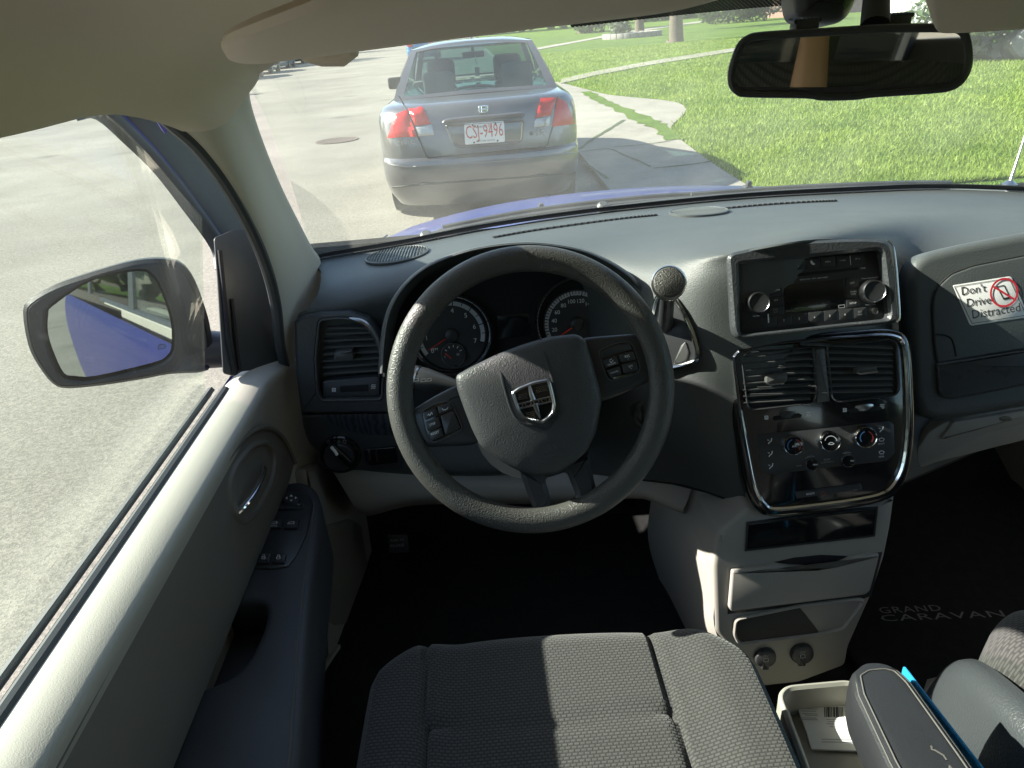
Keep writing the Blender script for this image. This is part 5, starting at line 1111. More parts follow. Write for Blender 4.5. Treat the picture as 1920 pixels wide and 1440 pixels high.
# ---- gear selector
GF2 = Fr(dn(1300, 640)[0], dn(1300, 640)[1], (0, 0, 1))
GO = [(1216, 600), (1228, 556), (1240, 540), (1262, 552), (1285, 582), (1302, 620), (1313, 660), (1310, 680), (1285, 690), (1240, 700)]
P = rnd(ccw(GF2.px(GO, .006)), .01, 4); bm = B(); slab(bm, P, GF2, -.01, .004, .001); gp_ = part('gear_plate', bm, 'smooth')
bm = B(); ringslab(bm, P, inset(P, .007), GF2, -.006, .010, .003); part('chrome_surround', bm, 'chrome', gp_)
bm = B(); pslab(bm, [(1276, 648), (1285, 640), (1291, 660), (1287, 675), (1276, 680), (1262, 682)], GF2, .003, .007, .002, .003); part('gate_edge', bm, 'soft', gp_)
kc = aty(1254, 531, .88); lb = aty(1248, 600, .965); ax = (kc - lb).normalized()
bm = B(); tube(bm, [lb - ax * .02, lb, lb * .5 + kc * .5, kc], [.012, .011, .010, .011], 14); gl2 = part('gear_lever', bm, 'smooth')
KFm = Fr(kc, (ax + (CAM - kc).normalized() * 1.3).normalized(), (0, 0, 1)); R_k = .0225
bm = B(); lathe(bm, [(.012, -.040), (.0165, -.030), (.0215, -.014), (R_k, -.004), (R_k, .002), (.021, .005)], KFm, 0, 0, 40); part('gear_knob', bm, 'rim', gl2)
bm = B(); lathe(bm, [(R_k * 1.0, .001), (R_k * 1.015, .004), (.0212, .0065), (.0198, .006)], KFm, 0, 0, 48, cap=False); part('knob_ring', bm, 'satin', gl2)
bm = B(); lathe(bm, [(.0205, .0055), (.018, .0085), (.010, .0105), (.004, .011)], KFm, 0, 0, 40); part('knob_cap', bm, 'rim', gl2)
bm = B(); pslab(bm, [(1243, 595), (1248, 591), (1253, 600), (1247, 606)], GF2, .003, .012, .002); part('gear_pointer', bm, 'white', gl2)
# ignition under the column
IF = Fr(aty(1215, 775, .99), (0, -1, .2)); bm = B(); k = .99 / FPX; lathe(bm, [(33 * k, -.02), (33 * k, .004), (26 * k, .006), (24 * k, 0), (12 * k, .002)], IF, 0, 0, 36); part('ignition_switch', bm, 'smooth')
# ================================================================== centre stack
SF1 = Fr(aty(1530, 545, .922), (-.16, -1, .42), (0, 0, 1))
bo = [(1364, 482), (1372, 474), (1430, 461), (1507, 452), (1580, 448), (1627, 447), (1660, 450), (1673, 460), (1680, 500), (1687, 595), (1682, 605), (1640, 610), (1590, 614), (1480, 626), (1392, 636), (1380, 632), (1374, 617)]
bi = [(1386, 494), (1648, 468), (1654, 473), (1668, 588), (1664, 598), (1395, 627), (1388, 622)]
bm = B(); PI_ = rnd(ccw(SF1.px(bi, .012)), .004); PO_ = rnd(ccw(SF1.px(bo, .012)), .006); ringslab(bm, PO_, PI_, SF1, -.02, .012, .004, hin=-.008)
radio = part('radio', bm, 'fascia')
bm = B(); tube(bm, spl([SF1.hit(x, y, .011) for x, y in ((1664, 451), (1675, 463), (1680, 495), (1683, 530), (1687, 592), (1682, 604))], 5), .0012, 6); part('radio_trim', bm, 'satin', radio)
bm = B(); pslab(bm, [(1384, 492), (1650, 466), (1670, 598), (1388, 630)], SF1, -.014, -.006, .0005); face = part('radio_face', bm, 'smooth', radio)
h = -.006
def pb(name, q, m, fr, h0, h1, par, bev=.0008, r=.0012):
    bm = B(); pslab(bm, q, fr, h0, h1, bev, r); return part(name, bm, m, par)
def Z1(x, y): return (1340 + x / 4.8, 430 + y / 4.8)
def Z2(x, y): return (1340 + x / 4.8, 700 + y / 4.8)
xs = [388, 528, 672, 810, 948, 1086, 1222, 1354]
def ty(x): return 302 - (x - 388) * .088
for i in range(7):
    a, b = xs[i] + 4, xs[i + 1] - 3
    pb('radio_button', [Z1(a, ty(a)), Z1(b, ty(b)), Z1(b + 6, ty(b) + 92), Z1(a + 6, ty(a) + 96)], 'smooth', SF1, h, h + .0025, radio)
pb('disc_slot', [Z1(440, 424), Z1(1290, 340), Z1(1294, 366), Z1(444, 456)], 'black', SF1, h, h + .0006, radio)
pb('eject_button', [Z1(390, 428), Z1(430, 414), Z1(520, 412), Z1(520, 462), Z1(430, 466), Z1(395, 452)], 'smooth', SF1, h, h + .0035, radio)
pb('display', [Z1(622, 500), Z1(1166, 446), Z1(1178, 706), Z1(632, 756)], 'screen', SF1, h, h + .001, radio)
for q in ([(484, 518), (612, 504), (614, 592), (490, 602)], [(490, 608), (614, 598), (618, 680), (496, 692)], [(496, 698), (620, 686), (626, 770), (500, 782)], [(1176, 440), (1300, 428), (1304, 520), (1180, 530)], [(1180, 536), (1304, 526), (1308, 616), (1184, 624)], [(1184, 630), (1308, 622), (1312, 700), (1188, 708)]):
    pb('radio_button', [Z1(*p) for p in q], 'smooth', SF1, h, h + .002, radio)
bx = [424, 560, 698, 838, 978, 1112, 1246, 1370]
for i in range(7):
    a, b = bx[i] + 4, bx[i + 1] - 3
    def t2(x): return 790 - (x - 424) * .098
    pb('radio_button', [Z1(a, t2(a)), Z1(b, t2(b)), Z1(b + 3, t2(b) + 92), Z1(a + 3, t2(a) + 96)], 'smooth', SF1, h, h + .002, radio)
def knob(c, rpx, fr, hb, ht, par, name='knob', cap='smooth', skirt='satin', marks=None):
    q = fr.uv(*c, ht); k = (fr.hit(*c, ht) - CAM).length / FPX * rpx; bm = B()
    lathe(bm, [(k * 1.06, hb), (k * 1.05, hb + (ht - hb) * .6), (k, ht - .002), (k * .93, ht), (k * .86, ht - .0012)], fr, *q, seg=44, cap=False); kb = part(name, bm, skirt, par)
    bm = B(); lathe(bm, [(k * .9, ht - .003), (k * .86, ht - .0008), (k * .6, ht - .0012), (k * .2, ht - .0016)], fr, *q, seg=40); part(name + '_cap', bm, cap, par); return q, k
knob(Z1(402, 658), 18.5, SF1, h, .014, radio); knob(Z1(1443, 556), 18.5, SF1, h, .014, radio)
q = SF1.uv(*Z1(1440, 735), h); bm = B(); lathe(bm, [(.0045, h), (.0045, h + .003), (.003, h + .0035), (.002, h + .001)], SF1, *q, seg=20); part('audio_socket', bm, 'satin', radio)
bm = B(); H1 = h + .0029
def tz(s, a, b, hh=H1, Z=Z1, hs=1.0): txt(bm, s, SF1 if Z is Z1 else CP, Z(*a), Z(*b), hh, hs)
tz('|<< SEEK', (424, 354), (494, 348)); tz('SEEK >>|', (568, 340), (640, 334)); tz('INFO', (996, 300), (1042, 296)); tz('<< RW', (1126, 288), (1180, 283)); tz('FF >>', (1268, 274), (1312, 270)); tz('TIME', (1312, 360), (1358, 355), h + .0008)
tz('SINGLE DISC - MP3 - ANTI-THEFT', (768, 460), (1020, 436), h + .0008); tz('AM/FM', (514, 560), (586, 552), h + .0024); tz('SAT', (536, 646), (572, 642), h + .0024)
tz('LIST', (1220, 492), (1260, 488), h + .0024); tz('MUSIC', (1224, 570), (1278, 565), h + .0024); tz('TYPE', (1226, 592), (1270, 588), h + .0024); tz('SETUP', (1216, 674), (1276, 668), h + .0024)
tz('PUSH ON', (328, 550), (404, 543), h + .0008); tz('VOLUME', (342, 788), (404, 782), h + .0008); tz('PUSH AUDIO/SELECT', (1324, 450), (1474, 436), h + .0008); tz('TUNE/SCROLL', (1356, 686), (1450, 677), h + .0008)
for i, s in enumerate('123456'): x = 486 + i * 137.5; tz(s, (x - 6, 842 - i * 13.5), (x + 6, 841 - i * 13.5), h + .0024)
pline(bm, [Z1(865, 290), Z1(872, 308), Z1(890, 318), Z1(900, 312), Z1(890, 304), Z1(884, 306), Z1(876, 294), Z1(878, 288), Z1(868, 284), Z1(865, 290)], SF1, 1.4, H1)
pline(bm, [Z1(730, 318), Z1(730, 334), Z1(738, 326), Z1(730, 318)], SF1, 1, H1); pline(bm, [Z1(750, 302), Z1(744, 312), Z1(752, 318), Z1(744, 326), Z1(756, 334)], SF1, 1, H1)
pline(bm, [Z1(428, 444), Z1(438, 430), Z1(450, 442), Z1(428, 444)], SF1, 1.4, h + .004)
for x0 in (528, 1218): pline(bm, [Z1(x0, ty(x0) + 6), Z1(x0 + 6, ty(x0) + 90)], SF1, .8, h + .0026)
part('radio_lettering', bm, 'white', radio)
bm = B(); txt(bm, 'SIRIUS', SF1, Z1(638, 746), Z1(704, 739), h + .0014); txt(bm, 'DISC', SF1, Z1(528, 730), Z1(572, 726), h + .0024); txt(bm, 'AUX', SF1, Z1(530, 752), Z1(570, 748), h + .0024); txt(bm, 'SET', SF1, Z1(1292, 752), Z1(1326, 748), h + .0024); txt(bm, 'RND', SF1, Z1(1290, 774), Z1(1328, 770), h + .0024)
pline(bm, [Z1(1116, 684), Z1(1168, 678), Z1(1170, 704), Z1(1116, 708), Z1(1116, 684)], SF1, 1.2, h + .0014); part('faint_lettering', bm, 'grey_print', radio)

# ---- vents and climate controls in one glossy surround
CP = Fr(aty(1545, 800, .872), (-.09, -1, .37), (0, 0, 1))
so_ = [(1374, 675), (1377, 664), (1390, 655), (1440, 644), (1507, 636), (1590, 629), (1652, 625), (1680, 628), (1695, 638), (1702, 668), (1706, 740), (1706, 804), (1699, 867), (1684, 904), (1661, 927), (1611, 940), (1507, 954), (1450, 958), (1432, 948), (1414, 917), (1399, 846), (1387, 783), (1379, 721)]
oo = [(1366, 690), (1366, 655), (1400, 643), (1507, 628), (1600, 620), (1670, 617), (1700, 628), (1712, 660), (1717, 740), (1718, 810), (1710, 880), (1694, 916), (1668, 938), (1612, 953), (1507, 966), (1444, 970), (1420, 958), (1402, 925), (1386, 850), (1374, 780)]
bm = B(); slab(bm, ccw([tuple(p) for p in spl([V(p) for p in CP.px(oo, -.002)], 3, True)]), CP, -.035, -.002, .008, 4); climate = part('climate_panel', bm, 'gloss')
P = ccw([tuple(p) for p in spl([V(p) for p in CP.px(so_, .004)], 3, True)])
bm = B(); ringslab(bm, P, inset(P, .0055), CP, -.01, .006, .0025); part('chrome_surround', bm, 'chrome', climate)
bm = B(); slab(bm, inset(P, .0050), CP, -.01, .0005, .001); part('control_face', bm, 'gloss', climate)
for q, slats, tabp in (([(1391, 671), (1400, 663), (1522, 652), (1527, 740), (1522, 753), (1410, 766), (1402, 760)], 8, [(1437, 706), (1446, 701), (1472, 699), (1478, 704), (1477, 715), (1470, 719), (1443, 722), (1437, 718)]), ([(1551, 650), (1668, 638), (1677, 646), (1682, 728), (1676, 738), (1570, 751), (1560, 744)], 8, [(1606, 693), (1612, 689), (1640, 686), (1647, 690), (1646, 697), (1614, 701), (1607, 699)])):
    Pq = rnd(ccw(CP.px(q, .001)), .004)
    bm = B(); slab(bm, Pq, CP, -.004, .0012, .0002, 1); av = part('air_vent', bm, 'black', None)
    bm = B(); ringslab(bm, inset(Pq, -.003), Pq, CP, -.002, .0065, .0015); part('vent_frame', bm, 'smooth', av)
    L0, L1 = q[1], q[-1]; Rr0, Rr1 = q[2], q[-3]
    for i in range(slats):
        t = (i + .6) / slats; a = (q[0][0] + (q[-2][0] - q[0][0]) * 0 + (L1[0] - L0[0]) * t + 3 + (q[0][0] - L0[0]) * .4, L0[1] + (L1[1] - L0[1]) * t); b = (Rr0[0] + (Rr1[0] - Rr0[0]) * t - 2, Rr0[1] + (Rr1[1] - Rr0[1]) * t)
        bm = B(); p0 = CP.hit(a[0] + 2, a[1], .0062); p1 = CP.hit(b[0], b[1], .0062); dv = -CP.n * .010 - CP.v * .0055 * -1
        dv = -CP.n * .008 + CP.v * .005; th = CP.v * .0012
        t8 = [bm.verts.new(x) for x in (p0, p1, p1 + dv * .6, p0 + dv * .6, p0 - th, p1 - th, p1 + dv * .6 - th, p0 + dv * .6 - th)]
        for f in ((0, 1, 2, 3), (7, 6, 5, 4), (0, 4, 5, 1), (1, 5, 6, 2), (2, 6, 7, 3), (3, 7, 4, 0)): bm.faces.new([t8[z] for z in f])
        part('louvre', bm, 'soft', av)
    bm = B(); pslab(bm, tabp, CP, .002, .016, .004, .002); part('vent_tab', bm, 'soft', av)
    bm = B(); lo = sorted(tabp, key=lambda p: -p[1])[:3]; lo.sort(); tube(bm, [CP.hit(x, y, .0145) for x, y in lo], .0012, 6); part('tab_edge', bm, 'satin', av)
pb('vent_divider', [(1529, 655), (1547, 652), (1557, 752), (1530, 756)], 'soft', CP, 0, .006, climate, .002)
for c, s0 in (((1475, 780), (1458, 1492)), ((1619, 766), (1600, 1642))):
    y0 = c[1]; pb('wheel_slot', [(s0[0] - 10, y0 + 6), (s0[0] - 8, y0), (s0[1] + 6, y0 - 5), (s0[1] + 12, y0 - 2), (s0[1] + 10, y0 + 3), (s0[0] - 6, y0 + 9)], 'black', CP, 0, .0015, climate); thumb(c, CP, 21, climate, m='smooth' if c[0] < 1500 else 'satin')
bm = B(); airsym(bm, CP, (1437, 783), (1515, 777), .0012); airsym(bm, CP, (1584, 769), (1654, 762), .0012); part('vent_symbols', bm, 'white', climate)
# climate control insert
pb('control_insert', [(1418, 815), (1668, 790), (1676, 796), (1678, 850), (1664, 864), (1440, 890), (1428, 884)], 'smooth', CP, 0, .0016, climate, .0006, .003)
kk = [((1489, 836), 17.5), ((1558, 829), 17.5), ((1625, 821), 18.5)]
for c, r in kk: knob(c, r, CP, .001, .017, climate, cap='gloss', skirt='chrome')
for c, r in (((1523, 872), 11), ((1591, 865), 11)): knob(c, r, CP, .001, .013, climate, cap='gloss', skirt='chrome')
M['dotblue'] = mat('mark_blue', (.08, .22, .5), .5); M['dotred'] = mat('mark_red', (.5, .06, .06), .5)
for nm, m_, lo_, hi_ in (('cold_mark', 'dotblue', 110, 215), ('hot_mark', 'dotred', -35, 70)):
    for c in (kk[0][0], kk[2][0]):
        bm = B(); pline(bm, pcirc(c[0], c[1], 12, 12, 14, math.radians(lo_), math.radians(hi_)), CP, 1.6, .0168); part(nm, bm, m_, climate)
bm = B(); pline(bm, pcirc(1558, 829, 11.5, None, 16, .3, 2.84), CP, 1.5, .0168); tz('A/C', (1485.5, 839), (1494.5, 838), .0168, lambda x, y: (x, y)); pline(bm, [(1553, 833), (1556, 830), (1560, 829.5), (1564, 832), (1561, 833.5), (1553, 833)], CP, 1.2, .0168)
for c, w_ in (((1443, 827), 0), ((1444, 851), 0), ((1445, 874), 0), ((1652, 805), 1), ((1653, 826), 2), ((1653, 850), 3)):
    x, y = c
    if w_ < 2: pline(bm, [(x + 4, y - 5), (x + 3, y), (x - 1, y + 3), (x - 2, y + 5)], CP, 1.6, .0024); pline(bm, [(x - 4, y - 2), (x - 1, y - 1.5)], CP, 1.1, .0024)
    else: pline(bm, [(x - 5, y - 3), (x, y - 5), (x + 5, y - 3), (x + 3, y + 1), (x - 3, y + 1), (x - 5, y - 3)], CP, 1, .0024)
Zp = lambda x, y: (x, y)
tz('FRONT', (1647, 834), (1659, 832.6), .0024, Zp); tz('REAR', (1648, 858), (1658, 857), .0024, Zp); tz('econ', (1512, 928.5), (1527, 926.5), .0024, Zp)
part('climate_symbols', bm, 'white', climate)
bm = B(); tz('REAR', (1545, 864), (1557, 862.5), .0024, Zp); tz('CONTROLS', (1538.5, 869.5), (1563.5, 866.5), .0024, Zp); tz('REAR', (1494, 875), (1503, 874), .0024, Zp); tz('OFF', (1600, 921), (1607, 920), .0024, Zp)
for c in ((1523, 872), (1591, 865)): pline(bm, pcirc(c[0] - 2, c[1] - 2, 15, None, 14, 1.2, 3.0), CP, 1, .0024)
part('faint_symbols', bm, 'grey_print', climate)
pb('switch_bar', [(1490, 922), (1614, 906), (1618, 918), (1494, 935)], 'smooth', CP, 0, .002, climate)
bm = B(); pline(bm, [(1538, 928), (1543.5, 920.5), (1549, 927), (1538, 928)], CP, 1.2, .0024); part('hazard_symbol', bm, mat('dull_red', (.20, .05, .045), .6), climate)

# ---- lower console (tan) with drawer, cubby and power sockets
LC = Fr(aty(1505, 1060, .835), (-.04, -1, .14), (0, 0, 1))
con = [(1405, 950), (1450, 968), (1550, 962), (1640, 945), (1680, 926), (1672, 985), (1660, 1045), (1638, 1112), (1612, 1170), (1592, 1215), (1586, 1250), (1500, 1282), (1430, 1290), (1340, 1185), (1336, 1060), (1345, 1000)]
bm = B(); pslab(bm, con, LC, -.25, 0, .008, .008, 3); cons = part('center_console', bm, 'tan')
pb('card_slot', [(1404, 983), (1643, 955), (1638, 1004), (1401, 1031)], 'gloss', LC, -.002, .0012, cons, .001, .002)
bm = B(); P = ccw(LC.px([(1404, 983), (1643, 955), (1638, 1004), (1401, 1031)], .003)); ringslab(bm, inset(P, -.003), P, LC, -.002, .004, .0015); part('slot_frame', bm, 'smooth', cons)
dr = [(1373, 1072), (1432, 1066), (1452, 1060), (1480, 1064), (1530, 1066), (1570, 1060), (1602, 1046), (1650, 1040), (1646, 1060), (1632, 1110), (1622, 1117), (1372, 1148), (1367, 1142)]
bm = B(); pslab(bm, dr, LC, -.002, .010, .004, .003, 3); drawer = part('drawer', bm, 'tan', cons)
pb('drawer_gap', [(1369, 1068), (1655, 1035), (1634, 1118), (1622, 1122), (1364, 1152)], 'smooth', LC, -.001, .0006, cons)
pb('finger_scoop', [(1432, 1067), (1450, 1055), (1490, 1046), (1540, 1041), (1585, 1043), (1602, 1047), (1575, 1062), (1540, 1071), (1490, 1073), (1455, 1070)], 'black', LC, -.001, .0012, cons)
cub = [(1383, 1164), (1500, 1140), (1600, 1128), (1618, 1128), (1580, 1178), (1536, 1188), (1388, 1206), (1380, 1190)]
bm = B(); PQ = rnd(ccw(LC.px(cub, .004)), .006); ringslab(bm, inset(PQ, -.005), PQ, LC, -.002, .006, .003); part('cubby_rim', bm, 'tan', cons)
bm = B(); pslab(bm, [(1383, 1164), (1500, 1140), (1510, 1152), (1536, 1186), (1388, 1206), (1380, 1190)], LC, -.001, .0016, .0005, .004); part('cubby', bm, mat('cubby_shade', (.055, .053, .046), .9), cons)  # flat panel with the deep cubby's shade put into its colour
for c, r, nm in (((1436, 1235), 17, 'a'), ((1505, 1228), 18, 'b')):
    q = LC.uv(*c, .006); k = r * (LC.hit(*c) - CAM).length / FPX; bm = B(); lathe(bm, [(k * 1.05, -.004), (k * 1.05, .004), (k * .95, .008), (k * .7, .010)], LC, *q, seg=36); so2 = part('power_socket', bm, 'smooth', cons)
    bm = B(); pslab(bm, [(c[0] - 8, c[1] + 4), (c[0] + 8, c[1] + 2), (c[0] + 7, c[1] + 22), (c[0] - 7, c[1] + 23)], LC, .002, .011, .003, .002); part('socket_tab', bm, 'smooth', cons)
    bm = B(); pline(bm, [(c[0] - 4, c[1] + 6), (c[0] - 4, c[1]), (c[0] + 4, c[1] - 1), (c[0] + 5, c[1] + 5), (c[0] - 4, c[1] + 6)], LC, 1.1, .0114); txt(bm, '12V', LC, (c[0] - 5, c[1] - 2), (c[0] + 5, c[1] - 3), .0112); part('socket_symbol', bm, 'grey_print', cons)
# console side towards the driver
bm = B(); sd_ = [[aty(1225, 905, 1.02), aty(1290, 870, .98), aty(1400, 950, .885), LC.hit(1348, 1000, -.004)], [aty(1215, 1010, 1.15), aty(1260, 1000, 1.05), aty(1310, 1010, .93), LC.hit(1340, 1060, -.004)], [aty(1240, 1100, 1.15), aty(1275, 1100, 1.02), aty(1310, 1110, .92), LC.hit(1340, 1120, -.004)], [aty(1262, 1190, 1.12), aty(1290, 1190, 1.0), aty(1318, 1192, .90), LC.hit(1343, 1188, -.004)], [aty(1300, 1300, 1.05), aty(1330, 1300, .95), aty(1360, 1300, .9), LC.hit(1400, 1290, -.01)]]
shell(bm, spgrid(sd_, 5, 5), -.008); part('console_side', bm, 'tan', cons)
# ---- floor tray with cup holder
TZ = .60
TF = Fr((.43, .66, TZ), (0, 0, 1), (0, 1, 0)); tr_ = [(.352, .40), (.505, .40), (.512, .60), (.508, .735), (.49, .752), (.39, .752), (.370, .735), (.360, .60)]
def tw(p): return [(x - .43, y - .66) for x, y in p]
bm = B(); PO2 = rnd(ccw(tw(tr_)), .015); ringslab(bm, PO2, inset(PO2, .010), TF, -.12, .0, .004, hin=-.07); tray = part('console_tray', bm, 'tan')
bm = B(); slab(bm, inset(PO2, .006), TF, -.09, -.062, .002); part('tray_base', bm, 'tan', tray)
bm = B(); P = rnd(ccw(tw([(.372, .405), (.494, .405), (.50, .53), (.372, .53)])), .012); slab(bm, P, TF, -.08, -.018, .004); part('cup_block', bm, 'tan', tray)
bm = B(); P = rnd(ccw(tw([(.395, .41), (.485, .41), (.488, .505), (.40, .505)])), .03, 8); ringslab(bm, P, inset(P, .006), TF, -.018, -.012, .002); part('cup_holder', bm, mat('cup_grey', (.16, .165, .165), .5), tray)
# card lying in the tray
KB = Fr((.43, .66, TZ - .058), (0, -.10, 1), (0, 1, 0)); bm = B(); bk = [(1492, 1316), (1612, 1320), (1640, 1322), (1650, 1410), (1522, 1404), (1512, 1370)]
pslab(bm, bk, KB, -.003, .001, .0005, .002); card = part('printed_card', bm, 'paper', tray); bpy.data.objects.remove(card)
card = thing('printed_card', 'white printed card with a barcode lying in the beige console tray', 'card', tuple(KB.o))
bm = B(); pslab(bm, bk, KB, -.003, .001, .0005, .002); part('sheet', bm, 'paper', card)
bm = B()
rb = random.Random(9); x = 1546.0
while x < 1580:
    wd = rb.choice((.8, 1.2, 2.0)); pline(bm, [(x, 1326), (x + .6, 1344)], KB, wd, .0014); x += wd + rb.choice((.9, 1.3, 1.8))
part('barcode', bm, 'ink', card)
bm = B()
for i, (a, b, y) in enumerate(((1505, 1532, 1325), (1508, 1533, 1329), (1502, 1530, 1333), (1505, 1532, 1338), (1510, 1533, 1341), (1503, 1531, 1346), (1498, 1533, 1349), (1550, 1580, 1349), (1553, 1580, 1353), (1550, 1582, 1357), (1556, 1580, 1362), (1541, 1600, 1386), (1541, 1600, 1391))):
    pline(bm, [(a, y), (b, y + .6)], KB, 1.3, .0014)
part('printed_lines', bm, 'grey_print', card)

# ---- armrest of the driver's seat
ARF = Fr((.38, .5, .86), (0, 0, 1), (0, 1, 0))
ap = [(.345, .05), (.338, .30), (.341, .44), (.348, .52), (.357, .548), (.375, .557), (.398, .557), (.412, .55), (.418, .53), (.422, .44), (.425, .30), (.43, .05)]
P = rnd(ccw([(x - .38, y - .5) for x, y in ap]), .006, 3); bm = B(); prev = None
for h_, k in ((-.060, .93), (-.052, 1.0), (-.02, 1.05), (-.006, 1.03), (0, .97), (.004, .80), (.005, .5)):
    cur = [bm.verts.new(ARF.P(a * k if k < 1 else a * k, b * (1 if k >= 1 else .985 + .015 * k), h_)) for a, b in P]
    if prev: ringf(bm, prev, cur)
    else: bm.faces.new(cur[::-1])
    prev = cur
bm.faces.new(prev); arm2 = part('seat_armrest', bm, 'leather')
bm = B()
for off, hh in ((.0045, .0022), (.0095, .0052)):
    Q = inset(P, off); S2 = [ARF.P(a, b, hh) for a, b in Q]; S2 = [p for p in spl(S2, 4, True)]
    tube(bm, S2, .0009, 6, True)
    part('seam', bm, 'thread', arm2); bm = B()
bm.free()
rb = random.Random(4); bm = B()
for (x, y) in ((.392, .452), (.398, .43), (.405, .418), (.39, .42)):
    pts = [V((x, y, .8655))]
    for k in range(5): pts.append(pts[-1] + V((rb.gauss(0, .003), -.003 + rb.gauss(0, .003), 0)))
    tube(bm, pts, .0011, 5, flat=.3, up=(0, 0, 1))
part('worn_cracks', bm, 'thread', arm2)
# blue folder standing between armrest and passenger seat
bm = B(); Pf = [V((.428, .565, .845)), V((.444, .36, .845)), V((.450, .36, .60)), V((.434, .565, .60))]
nn = V((1, .05, 0)) * .004; v8 = [bm.verts.new(p) for p in Pf] + [bm.verts.new(p + nn) for p in Pf]
for f in ((0, 1, 2, 3), (7, 6, 5, 4), (0, 4, 5, 1), (1, 5, 6, 2), (2, 6, 7, 3), (3, 7, 4, 0)): bm.faces.new([v8[i] for i in f])
bmesh.ops.bevel(bm, geom=bm.edges[:], offset=.0012, segments=2, affect='EDGES')
fo_ = tag(part('folder', bm, 'bluecard', None), 'thin bright blue folder standing upright beside the black leather armrest', 'folder'); fo_.parent = None; fo_.matrix_parent_inverse = Matrix.Identity(4)

# ---- seats
def fabric():
    m = bpy.data.materials.new('seat_fabric'); m.use_nodes = True; t = m.node_tree; N = t.nodes; L = t.links; b = N['Principled BSDF']
    tc = N.new('ShaderNodeTexCoord'); mp = N.new('ShaderNodeMapping'); mp.inputs['Rotation'].default_value = (0, 0, .0); L.new(tc.outputs['Object'], mp.inputs[0])
    br = N.new('ShaderNodeTexBrick'); br.inputs['Scale'].default_value = 1; br.offset = .5; br.inputs['Brick Width'].default_value = .0072; br.inputs['Row Height'].default_value = .0044; br.inputs['Mortar Size'].default_value = .0016; br.inputs['Mortar Smooth'].default_value = .9
    br.inputs['Color1'].default_value = (1, 1, 1, 1); br.inputs['Color2'].default_value = (.75, .75, .75, 1); br.inputs['Mortar'].default_value = (0, 0, 0, 1); L.new(mp.outputs[0], br.inputs[0])
    nz = N.new('ShaderNodeTexNoise'); nz.inputs['Scale'].default_value = 900; L.new(tc.outputs['Object'], nz.inputs[0])
    r = N.new('ShaderNodeMix'); r.data_type = 'RGBA'; r.inputs[6].default_value = (.033, .033, .033, 1); r.inputs[7].default_value = (.076, .075, .071, 1); L.new(br.outputs['Color'], r.inputs[0]); L.new(r.outputs[2], b.inputs['Base Color'])
    ad = N.new('ShaderNodeMath'); ad.operation = 'MULTIPLY_ADD'; ad.inputs[1].default_value = .6; L.new(nz.outputs[0], ad.inputs[0]); L.new(br.outputs['Color'], ad.inputs[2])
    bp = N.new('ShaderNodeBump'); bp.inputs['Strength'].default_value = .55; bp.inputs['Distance'].default_value = .0011; L.new(ad.outputs[0], bp.inputs['Height']); L.new(bp.outputs[0], b.inputs['Normal'])
    b.inputs['Roughness'].default_value = .95; b.inputs['Sheen Weight'].default_value = .2; b.inputs['Specular IOR Level'].default_value = .2; return m
M['fabric'] = fabric()
M['seatside'] = mat('seat_side_fabric', (.050, .050, .050), .95, bump=('noise', 900, .6, .001), sheen=.3)
def sstep(a, b, x): t = max(0, min(1, (x - a) / (b - a))); return t * t * (3 - 2 * t)
def cushion(x0, x1, yb, yf, z, seams_x, seam_y, rfront=.05, tilt=.0):
    cx = (x0 + x1) / 2; hw = (x1 - x0) / 2; rows = []; nx, ny = 90, 80
    for j in range(ny + 1):
        v = j / ny; r = []
        for i in range(nx + 1):
            u = -1 + 2 * i / nx; au = abs(u)
            yfront = yf - .012 * u - .085 * au ** 6 - .02 * au ** 2
            # wrap: the last stretch turns down over the front edge
            s = v * 1.22
            y = yb + (yfront - yb) * min(1, s); drop = 0
            if s > .90:
                a = min(1.0, (s - .90) / .32) * math.pi / 2; y = yb + (yfront - yb) * .90 + .060 * math.sin(a); drop = .075 * (1 - math.cos(a)) * 1.3
            x = cx + hw * (u if au < .9 else math.copysign(.9 + .10 * math.sin((au - .9) / .1 * math.pi / 2), u)) * (1 - .02 * sstep(.6, 1, v))
            sd_ = .075 * sstep(.88, 1.0, au) ** 2
            zz = z + .022 * sstep(.50, .78, au) - sd_ - drop - .015 * (1 - v) + .004 * math.cos(u * 1.5)
            for sx in seams_x: zz -= .0085 * math.exp(-((x - sx(y)) / .0045) ** 2)
            if seam_y: zz -= .0075 * math.exp(-((y - seam_y(x)) / .0045) ** 2) * (1 if seams_x[0](y) < x < seams_x[1](y) else 0)
            r.append(V((x, y, zz)))
        rows.append(r)
    bm = B(); grid(bm, rows)
    vs = None
    return bm
sL = lambda y: -.142 + (.70 - y) * .06; sR = lambda y: .170 + (.70 - y) * .02; sY = lambda x: .595 + (x - .02) * -.02
bm = cushion(-.228, .305, .0, .790, .770, (sL, sR), sY); seat = part('driver_seat', bm, 'fabric')
bm = B(); box(bm, (.045, .33, .655), (.47, .62, .12), None, .03); part('seat_base', bm, 'smooth', seat)
bm = B(); shell(bm, spgrid([[V((.045 + u * .26, -.10 - (z - .75) * .22 - .03 * (1 - abs(u) ** 3) + .02, z)) for u in (-1, -.8, -.4, 0, .4, .8, 1)] for z in (.72, .9, 1.1, 1.28, 1.36)], 4, 4), .10); part('backrest', bm, 'fabric', seat)
bm = cushion(.590, 1.10, .0, .735, .785, (lambda y: .675, lambda y: 1.02), lambda x: .60); pseat = part('passenger_seat', bm, 'fabric')
bm = B()
rowsp = []
